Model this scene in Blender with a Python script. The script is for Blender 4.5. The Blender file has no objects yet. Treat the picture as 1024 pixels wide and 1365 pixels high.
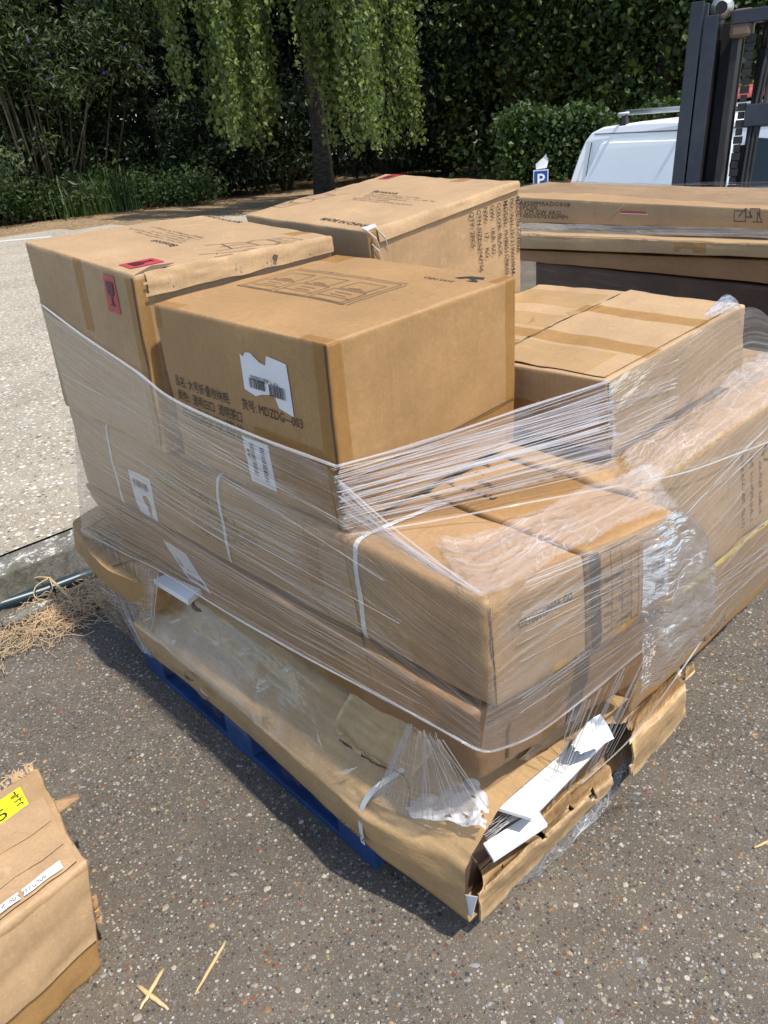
import bpy, bmesh, math, random
import numpy as np
from mathutils import Vector, Matrix, noise
rnd = random.Random(7)
nr = np.random.default_rng(11)
S = bpy.context.scene
COL = S.collection

# ------------------------------------------------------------------ camera, sky, sun, exposure
def setup_view():
    f, az, pi, ro, cx, cy, cz = [1025.0, 0.86, 0.4725008863595565, -0.08887663363400489, 0.0, 0.0, 1.66]
    fw = Vector((math.cos(az)*math.cos(pi), math.sin(az)*math.cos(pi), -math.sin(pi)))
    r = fw.cross(Vector((0, 0, 1))).normalized()
    u = r.cross(fw)
    r2 = r*math.cos(ro) + u*math.sin(ro)
    u2 = -r*math.sin(ro) + u*math.cos(ro)
    cd = bpy.data.cameras.new('camera')
    cam = bpy.data.objects.new('camera', cd)
    COL.objects.link(cam)
    M = Matrix((r2, u2, -fw)).transposed().to_4x4()
    M.translation = Vector((cx, cy, cz))
    cam.matrix_world = M
    cd.sensor_fit = 'VERTICAL'
    cd.sensor_height = 36
    cd.lens = 36*f/1365.0
    cd.clip_start = 0.05
    cd.clip_end = 400
    S.camera = cam
setup_view()
SUN_EL = math.radians(63)
SUN_DIR = Vector((0.10*math.cos(SUN_EL), -0.995*math.cos(SUN_EL), math.sin(SUN_EL))).normalized()
W = bpy.data.worlds.new('World')
S.world = W
W.use_nodes = True
wn = W.node_tree.nodes
sky = wn.new('ShaderNodeTexSky')
sky.sky_type = 'NISHITA'
sky.sun_disc = False
sky.sun_elevation = SUN_EL
sky.sun_rotation = math.atan2(SUN_DIR.x, SUN_DIR.y)
wn['Background'].inputs['Strength'].default_value = 0.15
W.node_tree.links.new(sky.outputs[0], wn['Background'].inputs['Color'])
sl = bpy.data.lights.new('sun', 'SUN')
sl.energy = 3.3
sl.angle = math.radians(1.4)
sl.color = (1.0, 0.94, 0.86)
so = bpy.data.objects.new('sun', sl)
COL.objects.link(so)
so.rotation_euler = SUN_DIR.to_track_quat('Z', 'Y').to_euler()
so.location = (3, -5, 8)
S.view_settings.view_transform = 'Standard'
S.view_settings.look = 'None'
S.view_settings.exposure = 0.70
S.view_settings.gamma = 1.0
S.cycles.transparent_max_bounces = 24
S.cycles.max_bounces = 8

# ------------------------------------------------------------------ material helpers
def new_mat(name):
    m = bpy.data.materials.new(name)
    m.use_nodes = True
    nt = m.node_tree
    nt.nodes.clear()
    out = nt.nodes.new('ShaderNodeOutputMaterial')
    return m, nt, out
class NT:
    """small node builder"""
    def __init__(s, nt): s.nt = nt
    def n(s, kind, **kw):
        nd = s.nt.nodes.new(kind)
        for k, v in kw.items():
            if k.startswith('i_'):
                nm = k[2:].replace('_', ' ')
                nd.inputs[int(nm) if nm.isdigit() else nm].default_value = v
            else: setattr(nd, k, v)
        return nd
    def l(s, a, b): s.nt.links.new(a, b)
    def coord(s, kind='Object', scale=(1, 1, 1), rot=(0, 0, 0)):
        t = s.n('ShaderNodeTexCoord'); mp = s.n('ShaderNodeMapping')
        mp.inputs['Scale'].default_value = scale; mp.inputs['Rotation'].default_value = rot
        s.l(t.outputs[kind], mp.inputs['Vector']); return mp.outputs[0]
    def noise(s, vec, scale, detail=4, rough=.55, dist=0):
        t = s.n('ShaderNodeTexNoise'); t.inputs['Scale'].default_value = scale
        t.inputs['Detail'].default_value = detail; t.inputs['Roughness'].default_value = rough
        t.inputs['Distortion'].default_value = dist
        s.l(vec, t.inputs['Vector']); return t.outputs['Fac']
    def ramp(s, fac, stops, interp='LINEAR'):
        r = s.n('ShaderNodeValToRGB'); r.color_ramp.interpolation = interp
        el = r.color_ramp.elements
        while len(el) > 1: el.remove(el[-1])
        for i, (p, c) in enumerate(stops):
            e = el[0] if i == 0 else el.new(p)
            e.position = p
            e.color = (c, c, c, 1) if isinstance(c, (int, float)) else (*c, 1)
        s.l(fac, r.inputs[0]); return r.outputs[0]
    def mix(s, fac, a, b, blend='MIX'):
        m = s.n('ShaderNodeMix', data_type='RGBA', blend_type=blend)
        for sock, v in ((m.inputs[0], fac), (m.inputs[6], a), (m.inputs[7], b)):
            if isinstance(v, (int, float)): sock.default_value = v if sock.type == 'VALUE' else (v, v, v, 1)
            elif isinstance(v, tuple): sock.default_value = (*v, 1)
            else: s.l(v, sock)
        return m.outputs[2]
    def math(s, op, a, b=0, c=0):
        m = s.n('ShaderNodeMath', operation=op)
        for i, v in enumerate((a, b, c)):
            if isinstance(v, (int, float)): m.inputs[i].default_value = v
            else: s.l(v, m.inputs[i])
        return m.outputs[0]
    def bump(s, h, strength=.3, dist=.002, normal=None):
        b = s.n('ShaderNodeBump'); b.inputs['Strength'].default_value = strength
        b.inputs['Distance'].default_value = dist
        s.l(h, b.inputs['Height'])
        if normal is not None: s.l(normal, b.inputs['Normal'])
        return b.outputs[0]
    def pbsdf(s, col, rough=.8, normal=None, **kw):
        p = s.n('ShaderNodeBsdfPrincipled')
        if isinstance(col, tuple): p.inputs['Base Color'].default_value = (*col, 1)
        else: s.l(col, p.inputs['Base Color'])
        if isinstance(rough, (int, float)): p.inputs['Roughness'].default_value = rough
        else: s.l(rough, p.inputs['Roughness'])
        if normal is not None: s.l(normal, p.inputs['Normal'])
        for k, v in kw.items(): p.inputs[k.replace('_', ' ')].default_value = v
        return p.outputs[0]

def kraft(name, base, vary=.24, flute='Z', gloss=.62, stripe=.22):
    m, nt, out = new_mat(name); q = NT(nt)
    c = q.coord('Object')
    big = q.noise(c, 3.5, 4, .6)
    med = q.noise(c, 26, 5, .65)
    st = {'Z': (60, 60, 3), 'Y': (60, 3, 60), 'X': (3, 60, 60)}[flute]
    fib = q.noise(q.coord('Object', st), 1.6, 3, .6)
    grain = q.noise(c, 700, 2, .7)
    b = Vector(base)
    col = q.mix(q.ramp(big, [(.3, 0.0), (.72, 1.0)]), tuple(b*(1-vary)), tuple(b*(1+vary*.55)))
    col = q.mix(q.math('MULTIPLY', q.ramp(med, [(.35, 0), (.75, 1)]), .35), col, tuple(b*.78))
    col = q.mix(q.math('MULTIPLY', q.ramp(fib, [(.38, 0), (.66, 1)]), stripe), col, tuple(b*(1.16 if stripe < .4 else .62)))
    spk = q.noise(c, 130, 3, .7)
    col = q.mix(q.math('MULTIPLY', q.ramp(spk, [(.40, 1), (.56, 0)]), .20), col, tuple(b*.62))
    col = q.mix(q.math('MULTIPLY', q.ramp(spk, [(.56, 0), (.72, 1)]), .22), col, tuple(b*1.4))
    col = q.mix(q.math('MULTIPLY', q.ramp(grain, [(.3, 1), (.5, 0)]), .25), col, tuple(b*.6))
    # scuffs and dirt of their own shape
    sc = q.noise(q.coord('Object', (9, 3, 14), (.4, .2, .5)), 2.2, 6, .75, .6)
    col = q.mix(q.math('MULTIPLY', q.ramp(sc, [(.60, 0), (.70, 1)]), .4), col, tuple(b*1.42))
    geo = q.n('ShaderNodeNewGeometry')
    wear = q.math('MULTIPLY', q.ramp(geo.outputs['Pointiness'], [(.515, 0), (.56, 1)]), q.ramp(q.noise(c, 38, 4, .7), [(.38, .1), (.62, .75)]))
    col = q.mix(wear, col, tuple(Vector((b.x*1.35, b.y*1.5, b.z*1.7))))
    dt = q.noise(q.coord('Object', (4, 9, 5), (1, .3, .1)), 2.6, 6, .7, .4)
    col = q.mix(q.math('MULTIPLY', q.ramp(dt, [(.58, 0), (.72, 1)]), .38), col, tuple(b*.55))
    h = q.math('ADD', q.math('MULTIPLY', fib, .7), q.math('ADD', q.math('MULTIPLY', med, .8), q.math('MULTIPLY', grain, .12)))
    h = q.math('ADD', h, q.math('MULTIPLY', q.noise(c, 7, 3, .55), 2.4))
    nrm = q.bump(h, .55, .0026)
    p = q.pbsdf(col, gloss, nrm, Specular_IOR_Level=.35)
    q.l(p, out.inputs[0]); return m
def plain(name, col, rough=.6, metallic=0, bump=0, bscale=60, vary=.1, spec=.5):
    m, nt, out = new_mat(name); q = NT(nt)
    c = q.coord('Object')
    n1 = q.noise(c, bscale, 5, .65)
    n2 = q.noise(c, bscale*.12, 4, .6)
    b = Vector(col)
    cc = q.mix(q.ramp(n2, [(.3, 0), (.7, 1)]), tuple(b*(1-vary)), tuple(b*(1+vary)))
    cc = q.mix(q.math('MULTIPLY', q.ramp(n1, [(.4, 0), (.8, 1)]), vary*2), cc, tuple(b*.6))
    nrm = q.bump(n1, bump, .002) if bump else None
    p = q.pbsdf(cc, rough, nrm, Metallic=metallic, Specular_IOR_Level=spec)
    q.l(p, out.inputs[0]); return m

KR = (.435, .283, .148)
M_K1 = kraft('kraft_board', KR)
M_K2 = kraft('kraft_board_golden', (.38, .222, .092), gloss=.5)
M_K3 = kraft('kraft_board_pale', (.455, .30, .158))
M_K4 = kraft('kraft_board_brown', (.33, .185, .088))
M_KT = kraft('kraft_torn', (.48, .312, .148), .28, 'Y', .5, .5)
M_KTX = kraft('kraft_torn_long', (.46, .295, .145), .3, 'X', .55, .75)
M_INK = plain('black_print', (.025, .023, .022), .7, vary=.3)
M_INKF = plain('faint_print', (.10, .065, .045), .75, vary=.3)
M_PAPER = plain('label_paper', (.72, .72, .73), .5, bump=.25, bscale=90, vary=.04)
M_RED = plain('red_sticker', (.40, .045, .05), .45, vary=.12)
M_YEL = plain('yellow_label', (.85, .74, .015), .45, vary=.05)
M_STRAP = plain('strap_white', (.62, .62, .60), .4, bump=.3, bscale=300, vary=.06)
M_WPANEL = plain('white_laminate', (.74, .75, .73), .35, vary=.04, bscale=20)
M_CHIP = plain('chipboard_edge', (.42, .30, .16), .8, bump=.8, bscale=300, vary=.25)
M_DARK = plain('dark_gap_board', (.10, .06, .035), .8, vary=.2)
M_BLUE = plain('blue_pallet_paint', (.010, .042, .14), .65, bump=.6, bscale=40, vary=.35)
M_STAPLE = plain('staple_metal', (.75, .75, .75), .3, 1)

def tape_mat(name, col, alpha):
    m, nt, out = new_mat(name); q = NT(nt)
    c = q.coord('Object')
    n = q.noise(c, 22, 5, .65, .5)
    nrm = q.bump(n, .35, .003)
    p = q.pbsdf(col, .22, nrm)
    t = q.n('ShaderNodeBsdfTransparent')
    t.inputs[0].default_value = (.97, .90, .76, 1)
    mx = q.n('ShaderNodeMixShader'); 
    q.l(q.ramp(n, [(.3, alpha*.7), (.7, min(1, alpha*1.3))]), mx.inputs[0])
    q.l(t.outputs[0], mx.inputs[1]); q.l(p, mx.inputs[2])
    q.l(mx.outputs[0], out.inputs[0]); return m
M_TAPE = tape_mat('brown_tape', (.40, .245, .10), .26)
M_TAPEC = tape_mat('clear_tape', (.62, .53, .36), .20)

def film_mat(name, base, streak, us, vs, lo, hi, crump=0.0, col=(.86, .87, .90), rough=.18, tint=.97, gloss=.45, bump=.8, edge=False, smear=.0):
    """stretch film: see-through, with drawn streaks along u that scatter white light"""
    m, nt, out = new_mat(name); q = NT(nt)
    uv = q.coord('UV')
    s1 = q.noise(q.coord('UV', (us, vs, 1)), 1, 2, .6, .12)
    s2 = q.noise(q.coord('UV', (us*1.7, vs*.25, 1), (0, 0, .05)), 1, 3, .6, .3)
    s3 = q.noise(q.coord('UV', (3, 5, 1)), 1.5, 3, .6)
    st = q.math('MULTIPLY', q.ramp(s1, [(lo, 0), (hi, 1)]), q.ramp(s2, [(.36, .12), (.66, 1)]))
    st = q.math('MULTIPLY', st, q.ramp(s3, [(.3, .35), (.65, 1.0)]))
    s4 = q.noise(q.coord('UV', (us*2.2, vs*.055, 1), (0, 0, .12)), 1, 4, .6, .8)
    fac = q.math('ADD', q.math('ADD', base, q.math('MULTIPLY', q.ramp(s4, [(.50, 0), (.74, 1)]), smear)), q.math('MULTIPLY', st, streak))
    h = q.math('ADD', q.math('MULTIPLY', s1, 1.0), q.math('MULTIPLY', s2, 1.6))
    if crump:
        tot = None
        for sc, wd, am, rz, dist in ((11, .035, 1.0, .5, .35), (26, .05, .6, -.3, .25), (55, .07, .35, .2, .2)):
            vc = q.coord('UV', (1.0, 2.1, 1), (0, 0, rz))
            wob = q.n('ShaderNodeTexNoise'); wob.inputs['Scale'].default_value = sc*.5; q.l(vc, wob.inputs['Vector'])
            ad = q.n('ShaderNodeVectorMath', operation='MULTIPLY_ADD'); ad.inputs[1].default_value = (dist/sc*2,)*3
            q.l(wob.outputs['Color'], ad.inputs[0]); q.l(vc, ad.inputs[2])
            vo = q.n('ShaderNodeTexVoronoi', feature='DISTANCE_TO_EDGE'); vo.inputs['Scale'].default_value = sc; q.l(ad.outputs[0], vo.inputs['Vector'])
            vf = q.n('ShaderNodeTexVoronoi', feature='F1'); vf.inputs['Scale'].default_value = sc; q.l(ad.outputs[0], vf.inputs['Vector'])
            keep = q.ramp(q.noise(q.coord('UV', (1, 1, 1), (0, 0, sc)), sc*.7, 1, .5), [(.36, 0), (.52, 1)])
            ln = q.math('MULTIPLY', q.math('MULTIPLY', q.ramp(vo.outputs['Distance'], [(0, 1), (wd, 0)]), keep), am)
            tot = ln if tot is None else q.math('MAXIMUM', tot, ln)
            h = q.math('ADD', h, q.math('MULTIPLY', vf.outputs['Distance'], 34.0/sc))
        gate = q.ramp(q.noise(uv, 5, 2, .5), [(.38, .1), (.62, 1)])
        fac = q.math('ADD', fac, q.math('MULTIPLY', q.math('MULTIPLY', tot, gate), crump))
    fade = None
    if edge:
        um = q.n('ShaderNodeUVMap'); um.uv_map = 'EDGE'; se = q.n('ShaderNodeSeparateXYZ'); q.l(um.outputs[0], se.inputs[0])
        e1 = q.math('MINIMUM', q.math('MINIMUM', se.outputs[0], q.math('SUBTRACT', 1.0, se.outputs[0])), q.math('MINIMUM', se.outputs[1], q.math('SUBTRACT', 1.0, se.outputs[1])))
        e2 = q.math('ADD', e1, q.math('MULTIPLY', q.math('SUBTRACT', q.noise(uv, 14, 4, .65), .55), .30))
        fade = q.ramp(e2, [(.0, 0), (edge, 1)])
        fac = q.math('MULTIPLY', fac, fade)
    fac = q.math('MINIMUM', fac, .95)
    nrm = q.bump(h, bump, .004)
    t = q.n('ShaderNodeBsdfTransparent'); t.inputs[0].default_value = (tint, tint, tint, 1)
    p = q.pbsdf(col, rough, nrm, Specular_IOR_Level=.7)
    tr = q.n('ShaderNodeBsdfTranslucent'); tr.inputs[0].default_value = (*col, 1)
    q.l(nrm, tr.inputs['Normal'])
    ms = q.n('ShaderNodeMixShader'); ms.inputs[0].default_value = .35
    q.l(p, ms.inputs[1]); q.l(tr.outputs[0], ms.inputs[2])
    gl = q.n('ShaderNodeBsdfGlossy'); gl.inputs['Roughness'].default_value = .14
    gl.inputs[0].default_value = (1, 1, 1, 1); q.l(nrm, gl.inputs['Normal'])
    fr = q.n('ShaderNodeFresnel'); fr.inputs[0].default_value = 1.4; q.l(nrm, fr.inputs['Normal'])
    m1 = q.n('ShaderNodeMixShader')
    gg = q.math('MULTIPLY', fr.outputs[0], gloss)
    if fade is not None: gg = q.math('MULTIPLY', gg, fade)
    q.l(gg, m1.inputs[0]); q.l(t.outputs[0], m1.inputs[1]); q.l(gl.outputs[0], m1.inputs[2])
    mx = q.n('ShaderNodeMixShader'); q.l(fac, mx.inputs[0]); q.l(m1.outputs[0], mx.inputs[1]); q.l(ms.outputs[0], mx.inputs[2])
    q.l(mx.outputs[0], out.inputs[0]); return m
M_F_SIDE = film_mat('film_side', .005, .40, .5, 135, .50, .72, gloss=.22, tint=.87, smear=.13)
M_F_FAN = film_mat('film_fan', .0, .85, .3, 75, .46, .62, edge=.05)
M_F_FRONT = film_mat('film_front', .01, .50, .45, 110, .48, .70, .04, tint=.90, gloss=.35, bump=.25, smear=.20)
M_F_CRUMP = film_mat('film_crumpled', .12, .50, .7, 60, .46, .68, .48, edge=.05, smear=.25)
M_F_FLAP = film_mat('film_flap', .07, .10, 2.5, 50, .5, .75, .65, gloss=.6, edge=.04, smear=.2)
M_F_LOOSE = film_mat('film_loose', .005, .12, .6, 26, .54, .80, .035, rough=.1, gloss=.07, bump=.22, edge=.1, smear=.13)  # smear whitens patches in place of glints
M_F_STR = film_mat('film_rope', .20, .45, 2, 30, .35, .7)
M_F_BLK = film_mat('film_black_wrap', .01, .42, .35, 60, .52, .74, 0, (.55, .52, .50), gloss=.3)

# ------------------------------------------------------------------ object helpers
def put(name, me, mat=None, parent=None, loc=None):
    o = bpy.data.objects.new(name, me)
    COL.objects.link(o)
    if mat is not None: me.materials.append(mat)
    if parent is not None:
        o.parent = parent
    if loc is not None: o.location = loc
    return o
def tag(o, label=None, cat=None, group=None, kind=None):
    if label: o['label'] = label
    if cat: o['category'] = cat
    if group: o['group'] = group
    if kind: o['kind'] = kind
    return o
def thing(name, label, cat, loc=(0, 0, 0), group=None):
    o = bpy.data.objects.new(name, None)
    o.empty_display_size = .1
    COL.objects.link(o)
    o.location = loc
    return tag(o, label, cat, group)
def mesh_np(name, V, F, smooth=False):
    """V (n,3) array, F (m,k) array of equal-sized faces"""
    V = np.asarray(V, dtype=np.float32); F = np.asarray(F, dtype=np.int32)
    me = bpy.data.meshes.new(name)
    k = F.shape[1]
    me.vertices.add(len(V)); me.vertices.foreach_set('co', V.ravel())
    me.loops.add(F.size); me.loops.foreach_set('vertex_index', F.ravel())
    me.polygons.add(len(F)); me.polygons.foreach_set('loop_start', np.arange(0, F.size, k, dtype=np.int32))
    me.update(calc_edges=True)
    me.polygons.foreach_set('use_smooth', np.full(len(F), smooth))
    me.validate()
    return me
def mesh_py(name, V, F, smooth=False):
    me = bpy.data.meshes.new(name)
    me.from_pydata([tuple(v) for v in V], [], F)
    me.update()
    if smooth: me.polygons.foreach_set('use_smooth', [True]*len(me.polygons))
    return me
class MB:
    """collects simple shapes into one mesh"""
    def __init__(s): s.V = []; s.F = []
    def add(s, V, F):
        b = len(s.V); s.V += [tuple(v) for v in V]; s.F += [tuple(i+b for i in f) for f in F]
    def box(s, c, d, M=None):
        x, y, z = d[0]/2, d[1]/2, d[2]/2
        V = [Vector((sx*x, sy*y, sz*z)) for sx in (-1, 1) for sy in (-1, 1) for sz in (-1, 1)]
        if M: V = [M @ v for v in V]
        V = [v + Vector(c) for v in V]
        s.add(V, [(0, 1, 3, 2), (4, 6, 7, 5), (0, 4, 5, 1), (2, 3, 7, 6), (0, 2, 6, 4), (1, 5, 7, 3)])
    def hexa(s, P):  # 4 lower, 4 upper
        s.add(P, [(3, 2, 1, 0), (4, 5, 6, 7), (0, 1, 5, 4), (1, 2, 6, 5), (2, 3, 7, 6), (3, 0, 4, 7)])
    def tube(s, pts, r, k=6, cap=True):
        pts = [Vector(p) for p in pts]; n = len(pts)
        rs = r if isinstance(r, (list, tuple)) else [r]*n
        rings = []; ref = Vector((0, 0, 1))
        for i, p in enumerate(pts):
            t = (pts[min(i+1, n-1)] - pts[max(i-1, 0)]).normalized()
            a = t.cross(ref)
            if a.length < .1: a = t.cross(Vector((1, 0, 0)))
            a.normalize(); b = t.cross(a)
            rings.append([p + (a*math.cos(2*math.pi*j/k) + b*math.sin(2*math.pi*j/k))*rs[i] for j in range(k)])
        V = [v for rg in rings for v in rg]
        F = [(i*k+j, i*k+(j+1) % k, (i+1)*k+(j+1) % k, (i+1)*k+j) for i in range(n-1) for j in range(k)]
        if cap: F += [tuple(range(k-1, -1, -1)), tuple((n-1)*k+j for j in range(k))]
        s.add(V, F)
    def cyl(s, a, b, r, k=16): s.tube([a, b], r, k)
    def ext(s, poly, n):  # polygon (3d pts) extruded by vector n
        m = len(poly); n = Vector(n)
        V = [Vector(p) for p in poly] + [Vector(p)+n for p in poly]
        s.add(V, [tuple(range(m-1, -1, -1)), tuple(range(m, 2*m))] + [(i, (i+1) % m, m+(i+1) % m, m+i) for i in range(m)])
    def build(s, name, mat, parent=None, smooth=False, bevel=0, seg=2):
        me = mesh_py(name, s.V, s.F, smooth)
        bm = bmesh.new(); bm.from_mesh(me)
        bmesh.ops.recalc_face_normals(bm, faces=bm.faces)
        if bevel:
            ed = [e for e in bm.edges if len(e.link_faces) == 2 and e.calc_face_angle(0) > .5]
            bmesh.ops.bevel(bm, geom=ed, offset=bevel, segments=seg, affect='EDGES', profile=.5, clamp_overlap=True)
        bm.to_mesh(me); bm.free()
        o = put(name, me, mat, parent)
        if parent is not None:
            L = Vector(parent_world(parent))
            me.transform(Matrix.Translation(-L))
        return o
def parent_world(p):
    v = Vector((0, 0, 0))
    while p is not None:
        v = v + Vector(p.location); p = p.parent
    return v
def rebase(me, parent):
    if parent is not None: me.transform(Matrix.Translation(-parent_world(parent)))
    return me
def fbm(p, f, seed=0, octv=3):
    v = 0; a = 1
    q = Vector(p)*f + Vector((seed*7.3, seed*3.1, seed*11.7))
    for _ in range(octv):
        v += a*noise.noise(q); q = q*2.03; a *= .5
    return v
def ridged(p, f, seed=0):
    q = Vector(p)*f + Vector((seed*5.3, seed*9.1, seed*1.7))
    return 1-2*abs(noise.noise(q)) + .5*(1-2*abs(noise.noise(q*2.1)))

# ------------------------------------------------------------------ cartons
class Carton:
    """corrugated box with free corners, rounded crushed edges and slightly dented faces"""
    def __init__(s, name, label, N, R, L, B, n, r, l, b=None, mat=None, rad=.007, dent=.0035, bulge=.004, cat='box', group=None, seed=None, res=14, crush=.4):
        V_ = lambda p: Vector(p)
        s.c = {k: V_(v) for k, v in dict(N=N, R=R, L=L, B=B, n=n, r=r, l=l).items()}
        s.c['b'] = V_(b) if b else s.c['r'] + s.c['l'] - s.c['n']
        c = s.c
        s.dim = ((c['R']-c['N']).length, (c['L']-c['N']).length, (c['N']-c['n']).length)
        s.rad = rad; s.dent = dent; s.bulge = bulge; s.crush = crush
        s.seed = seed if seed is not None else rnd.random()*50
        base = (c['n']+c['r']+c['l']+c['b'])/4
        s.root = thing(name, label, cat, base, group)
        s.mat = mat or M_K1
        def par(d):
            e = rad/d; k = res
            return [0, e*.35, e, e*2.2] + [e*2.2 + (1-4.4*e)*i/k for i in range(1, k)] + [1-e*2.2, 1-e, 1-e*.35, 1]
        pa, pb, pc = par(s.dim[0]), par(s.dim[1]), par(s.dim[2])
        V = []; F = []
        def face(us, vs, fn):
            o = len(V)
            for v in vs:
                for u in us: V.append(s.P(*fn(u, v)))
            w = len(us)
            for j in range(len(vs)-1):
                for i in range(w-1): F.append((o+j*w+i, o+j*w+i+1, o+(j+1)*w+i+1, o+(j+1)*w+i))
        face(pa, pb, lambda u, v: (u, v, 1)); face(pa, pb, lambda u, v: (u, v, 0))
        face(pa, pc, lambda u, v: (u, 0, v)); face(pa, pc, lambda u, v: (u, 1, v))
        face(pb, pc, lambda u, v: (0, u, v)); face(pb, pc, lambda u, v: (1, u, v))
        me = mesh_py('body', V, F, True)
        bm = bmesh.new(); bm.from_mesh(me)
        bmesh.ops.remove_doubles(bm, verts=bm.verts, dist=.0002)
        bmesh.ops.recalc_face_normals(bm, faces=bm.faces)
        bm.to_mesh(me); bm.free()
        s.body = put('body', rebase(me, s.root), s.mat, s.root)
    def P(s, a, b, c, off=0):
        d = s.dim; r = s.rad
        p = [a*d[0], b*d[1], c*d[2]]
        q = [min(max(p[i], r), d[i]-r) for i in range(3)]
        dv = Vector([p[i]-q[i] for i in range(3)])
        nl = dv.normalized() if dv.length > 1e-9 else Vector((0, 0, 1))
        pp = [q[i] + nl[i]*r for i in range(3)]
        C = s.c
        st = [pp[i]/d[i] for i in range(3)]
        x, y, z = st
        bot = C['n']*(1-x)*(1-y) + C['r']*x*(1-y) + C['l']*(1-x)*y + C['b']*x*y
        top = C['N']*(1-x)*(1-y) + C['R']*x*(1-y) + C['L']*(1-x)*y + C['B']*x*y
        w = bot*(1-z) + top*z
        ax = [(C['R']-C['N']).normalized(), (C['L']-C['N']).normalized(), (C['N']-C['n']).normalized()]
        nw = (ax[0]*nl.x + ax[1]*nl.y + ax[2]*nl.z).normalized()
        ed = [min(max(st[i], 0), 1) for i in range(3)]
        k = 16*max(ed[0]*(1-ed[0])*ed[1]*(1-ed[1])*abs(nl.z), ed[1]*(1-ed[1])*ed[2]*(1-ed[2])*abs(nl.x), ed[0]*(1-ed[0])*ed[2]*(1-ed[2])*abs(nl.y))
        h = s.bulge*k + s.dent*fbm(w, 5.5, s.seed) + s.dent*.35*fbm(w, 19, s.seed+3, 2)
        # edges are knocked about more than faces
        m2 = sorted([min(pp[i], d[i]-pp[i]) for i in range(3)])[1]
        if m2 < .03:
            h -= s.crush*.010*max(0, fbm(w, 9, s.seed+9, 2))*(1-m2/.03)
        return w + nw*(h+off)
    def surf(s, face, u, v, off=.0012):
        if face == 'top': return s.P(u, v, 1, off)
        if face == 'front': return s.P(u, 0, v, off)
        if face == 'left': return s.P(0, 1-u, v, off)
        if face == 'right': return s.P(1, u, v, off)
    def size(s, face):
        return {'top': (s.dim[0], s.dim[1]), 'front': (s.dim[0], s.dim[2]), 'left': (s.dim[1], s.dim[2]), 'right': (s.dim[1], s.dim[2])}[face]
    def patch(s, name, face, u0, v0, u1, v1, mat, off=.0012, nu=10, nv=10, jag=0, parent=None, label=None, outline=None):
        """flat piece stuck on a face: grid between (u0,v0) and (u1,v1)"""
        V = []; F = []
        for j in range(nv+1):
            for i in range(nu+1):
                a, b = i/nu, j/nv
                u, v = u0+(u1-u0)*a, v0+(v1-v0)*b
                V.append(s.surf(face, u, v, off))
        keep = lambda a, b: outline is None or outline(a, b)
        for j in range(nv):
            for i in range(nu):
                if keep((i+.5)/nu, (j+.5)/nv): F.append((j*(nu+1)+i, j*(nu+1)+i+1, (j+1)*(nu+1)+i+1, (j+1)*(nu+1)+i))
        o = put(name, rebase(mesh_py(name, V, F, True), s.root), mat, s.root)
        if label: o['label'] = label
        return o
    def poly(s, name, face, u0, v0, pts, mat, off=.0013, rot=0, cell=.012, label=None):
        """outline in metres around (u0,v0), cut into small cells so it follows the face"""
        sw, sh = s.size(face); cr, sr = math.cos(rot), math.sin(rot)
        bm = bmesh.new()
        bm.faces.new([bm.verts.new((x, y, 0)) for x, y in pts])
        xs = [p[0] for p in pts]; ys = [p[1] for p in pts]
        for ax, lo, hi in ((0, min(xs), max(xs)), (1, min(ys), max(ys))):
            k = int((hi-lo)/cell)
            for i in range(1, k+1):
                co = [0, 0, 0]; co[ax] = lo + (hi-lo)*i/(k+1)
                no = [0, 0, 0]; no[ax] = 1
                bmesh.ops.bisect_plane(bm, geom=bm.verts[:]+bm.edges[:]+bm.faces[:], plane_co=co, plane_no=no)
        bmesh.ops.triangulate(bm, faces=bm.faces)
        for v in bm.verts:
            x, y = v.co.x*cr - v.co.y*sr, v.co.x*sr + v.co.y*cr
            v.co = s.surf(face, u0 + x/sw, v0 + y/sh, off + .0004*fbm((x*40, y*40, 1), 1, s.seed))
        me = bpy.data.meshes.new(name); bm.to_mesh(me); bm.free()
        o = put(name, rebase(me, s.root), mat, s.root)
        if label: o['label'] = label
        return o
    def strokes(s, name, face, u0, v0, lines, mat, w=.0022, rot=0, off=.0014):
        sw, sh = s.size(face); cr, sr = math.cos(rot), math.sin(rot)
        V = []; F = []
        def mp(x, y):
            X, Y = x*cr - y*sr, x*sr + y*cr
            return s.surf(face, u0+X/sw, v0+Y/sh, off)
        for ln in lines:
            for (ax, ay), (bx, by) in zip(ln[:-1], ln[1:]):
                L = math.hypot(bx-ax, by-ay)
                if L < 1e-6: continue
                nx, ny = -(by-ay)/L*w/2, (bx-ax)/L*w/2
                k = max(1, int(L/.04))
                for i in range(k):
                    t0, t1 = i/k, (i+1)/k
                    p0 = (ax+(bx-ax)*t0, ay+(by-ay)*t0); p1 = (ax+(bx-ax)*t1, ay+(by-ay)*t1)
                    b = len(V)
                    V += [mp(p0[0]+nx, p0[1]+ny), mp(p0[0]-nx, p0[1]-ny), mp(p1[0]-nx, p1[1]-ny), mp(p1[0]+nx, p1[1]+ny)]
                    F.append((b, b+1, b+2, b+3))
        return put(name, rebase(mesh_py(name, V, F), s.root), mat, s.root)
    def text(s, string, face, u0, v0, h, mat=None, rot=0, sx=1, align='LEFT', bold=0.0, name='printed_text', off=.0016, spacing=1.0):
        sw, sh = s.size(face); cr, sr = math.cos(rot), math.sin(rot)
        V, F = text_mesh(string, align, bold, spacing)
        out = []
        for x, y in V:
            x, y = x*h*sx, y*h
            X, Y = x*cr - y*sr, x*sr + y*cr
            out.append(s.surf(face, u0+X/sw, v0+Y/sh, off))
        return put(name, rebase(mesh_py(name, out, F), s.root), mat or M_INK, s.root)
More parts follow.
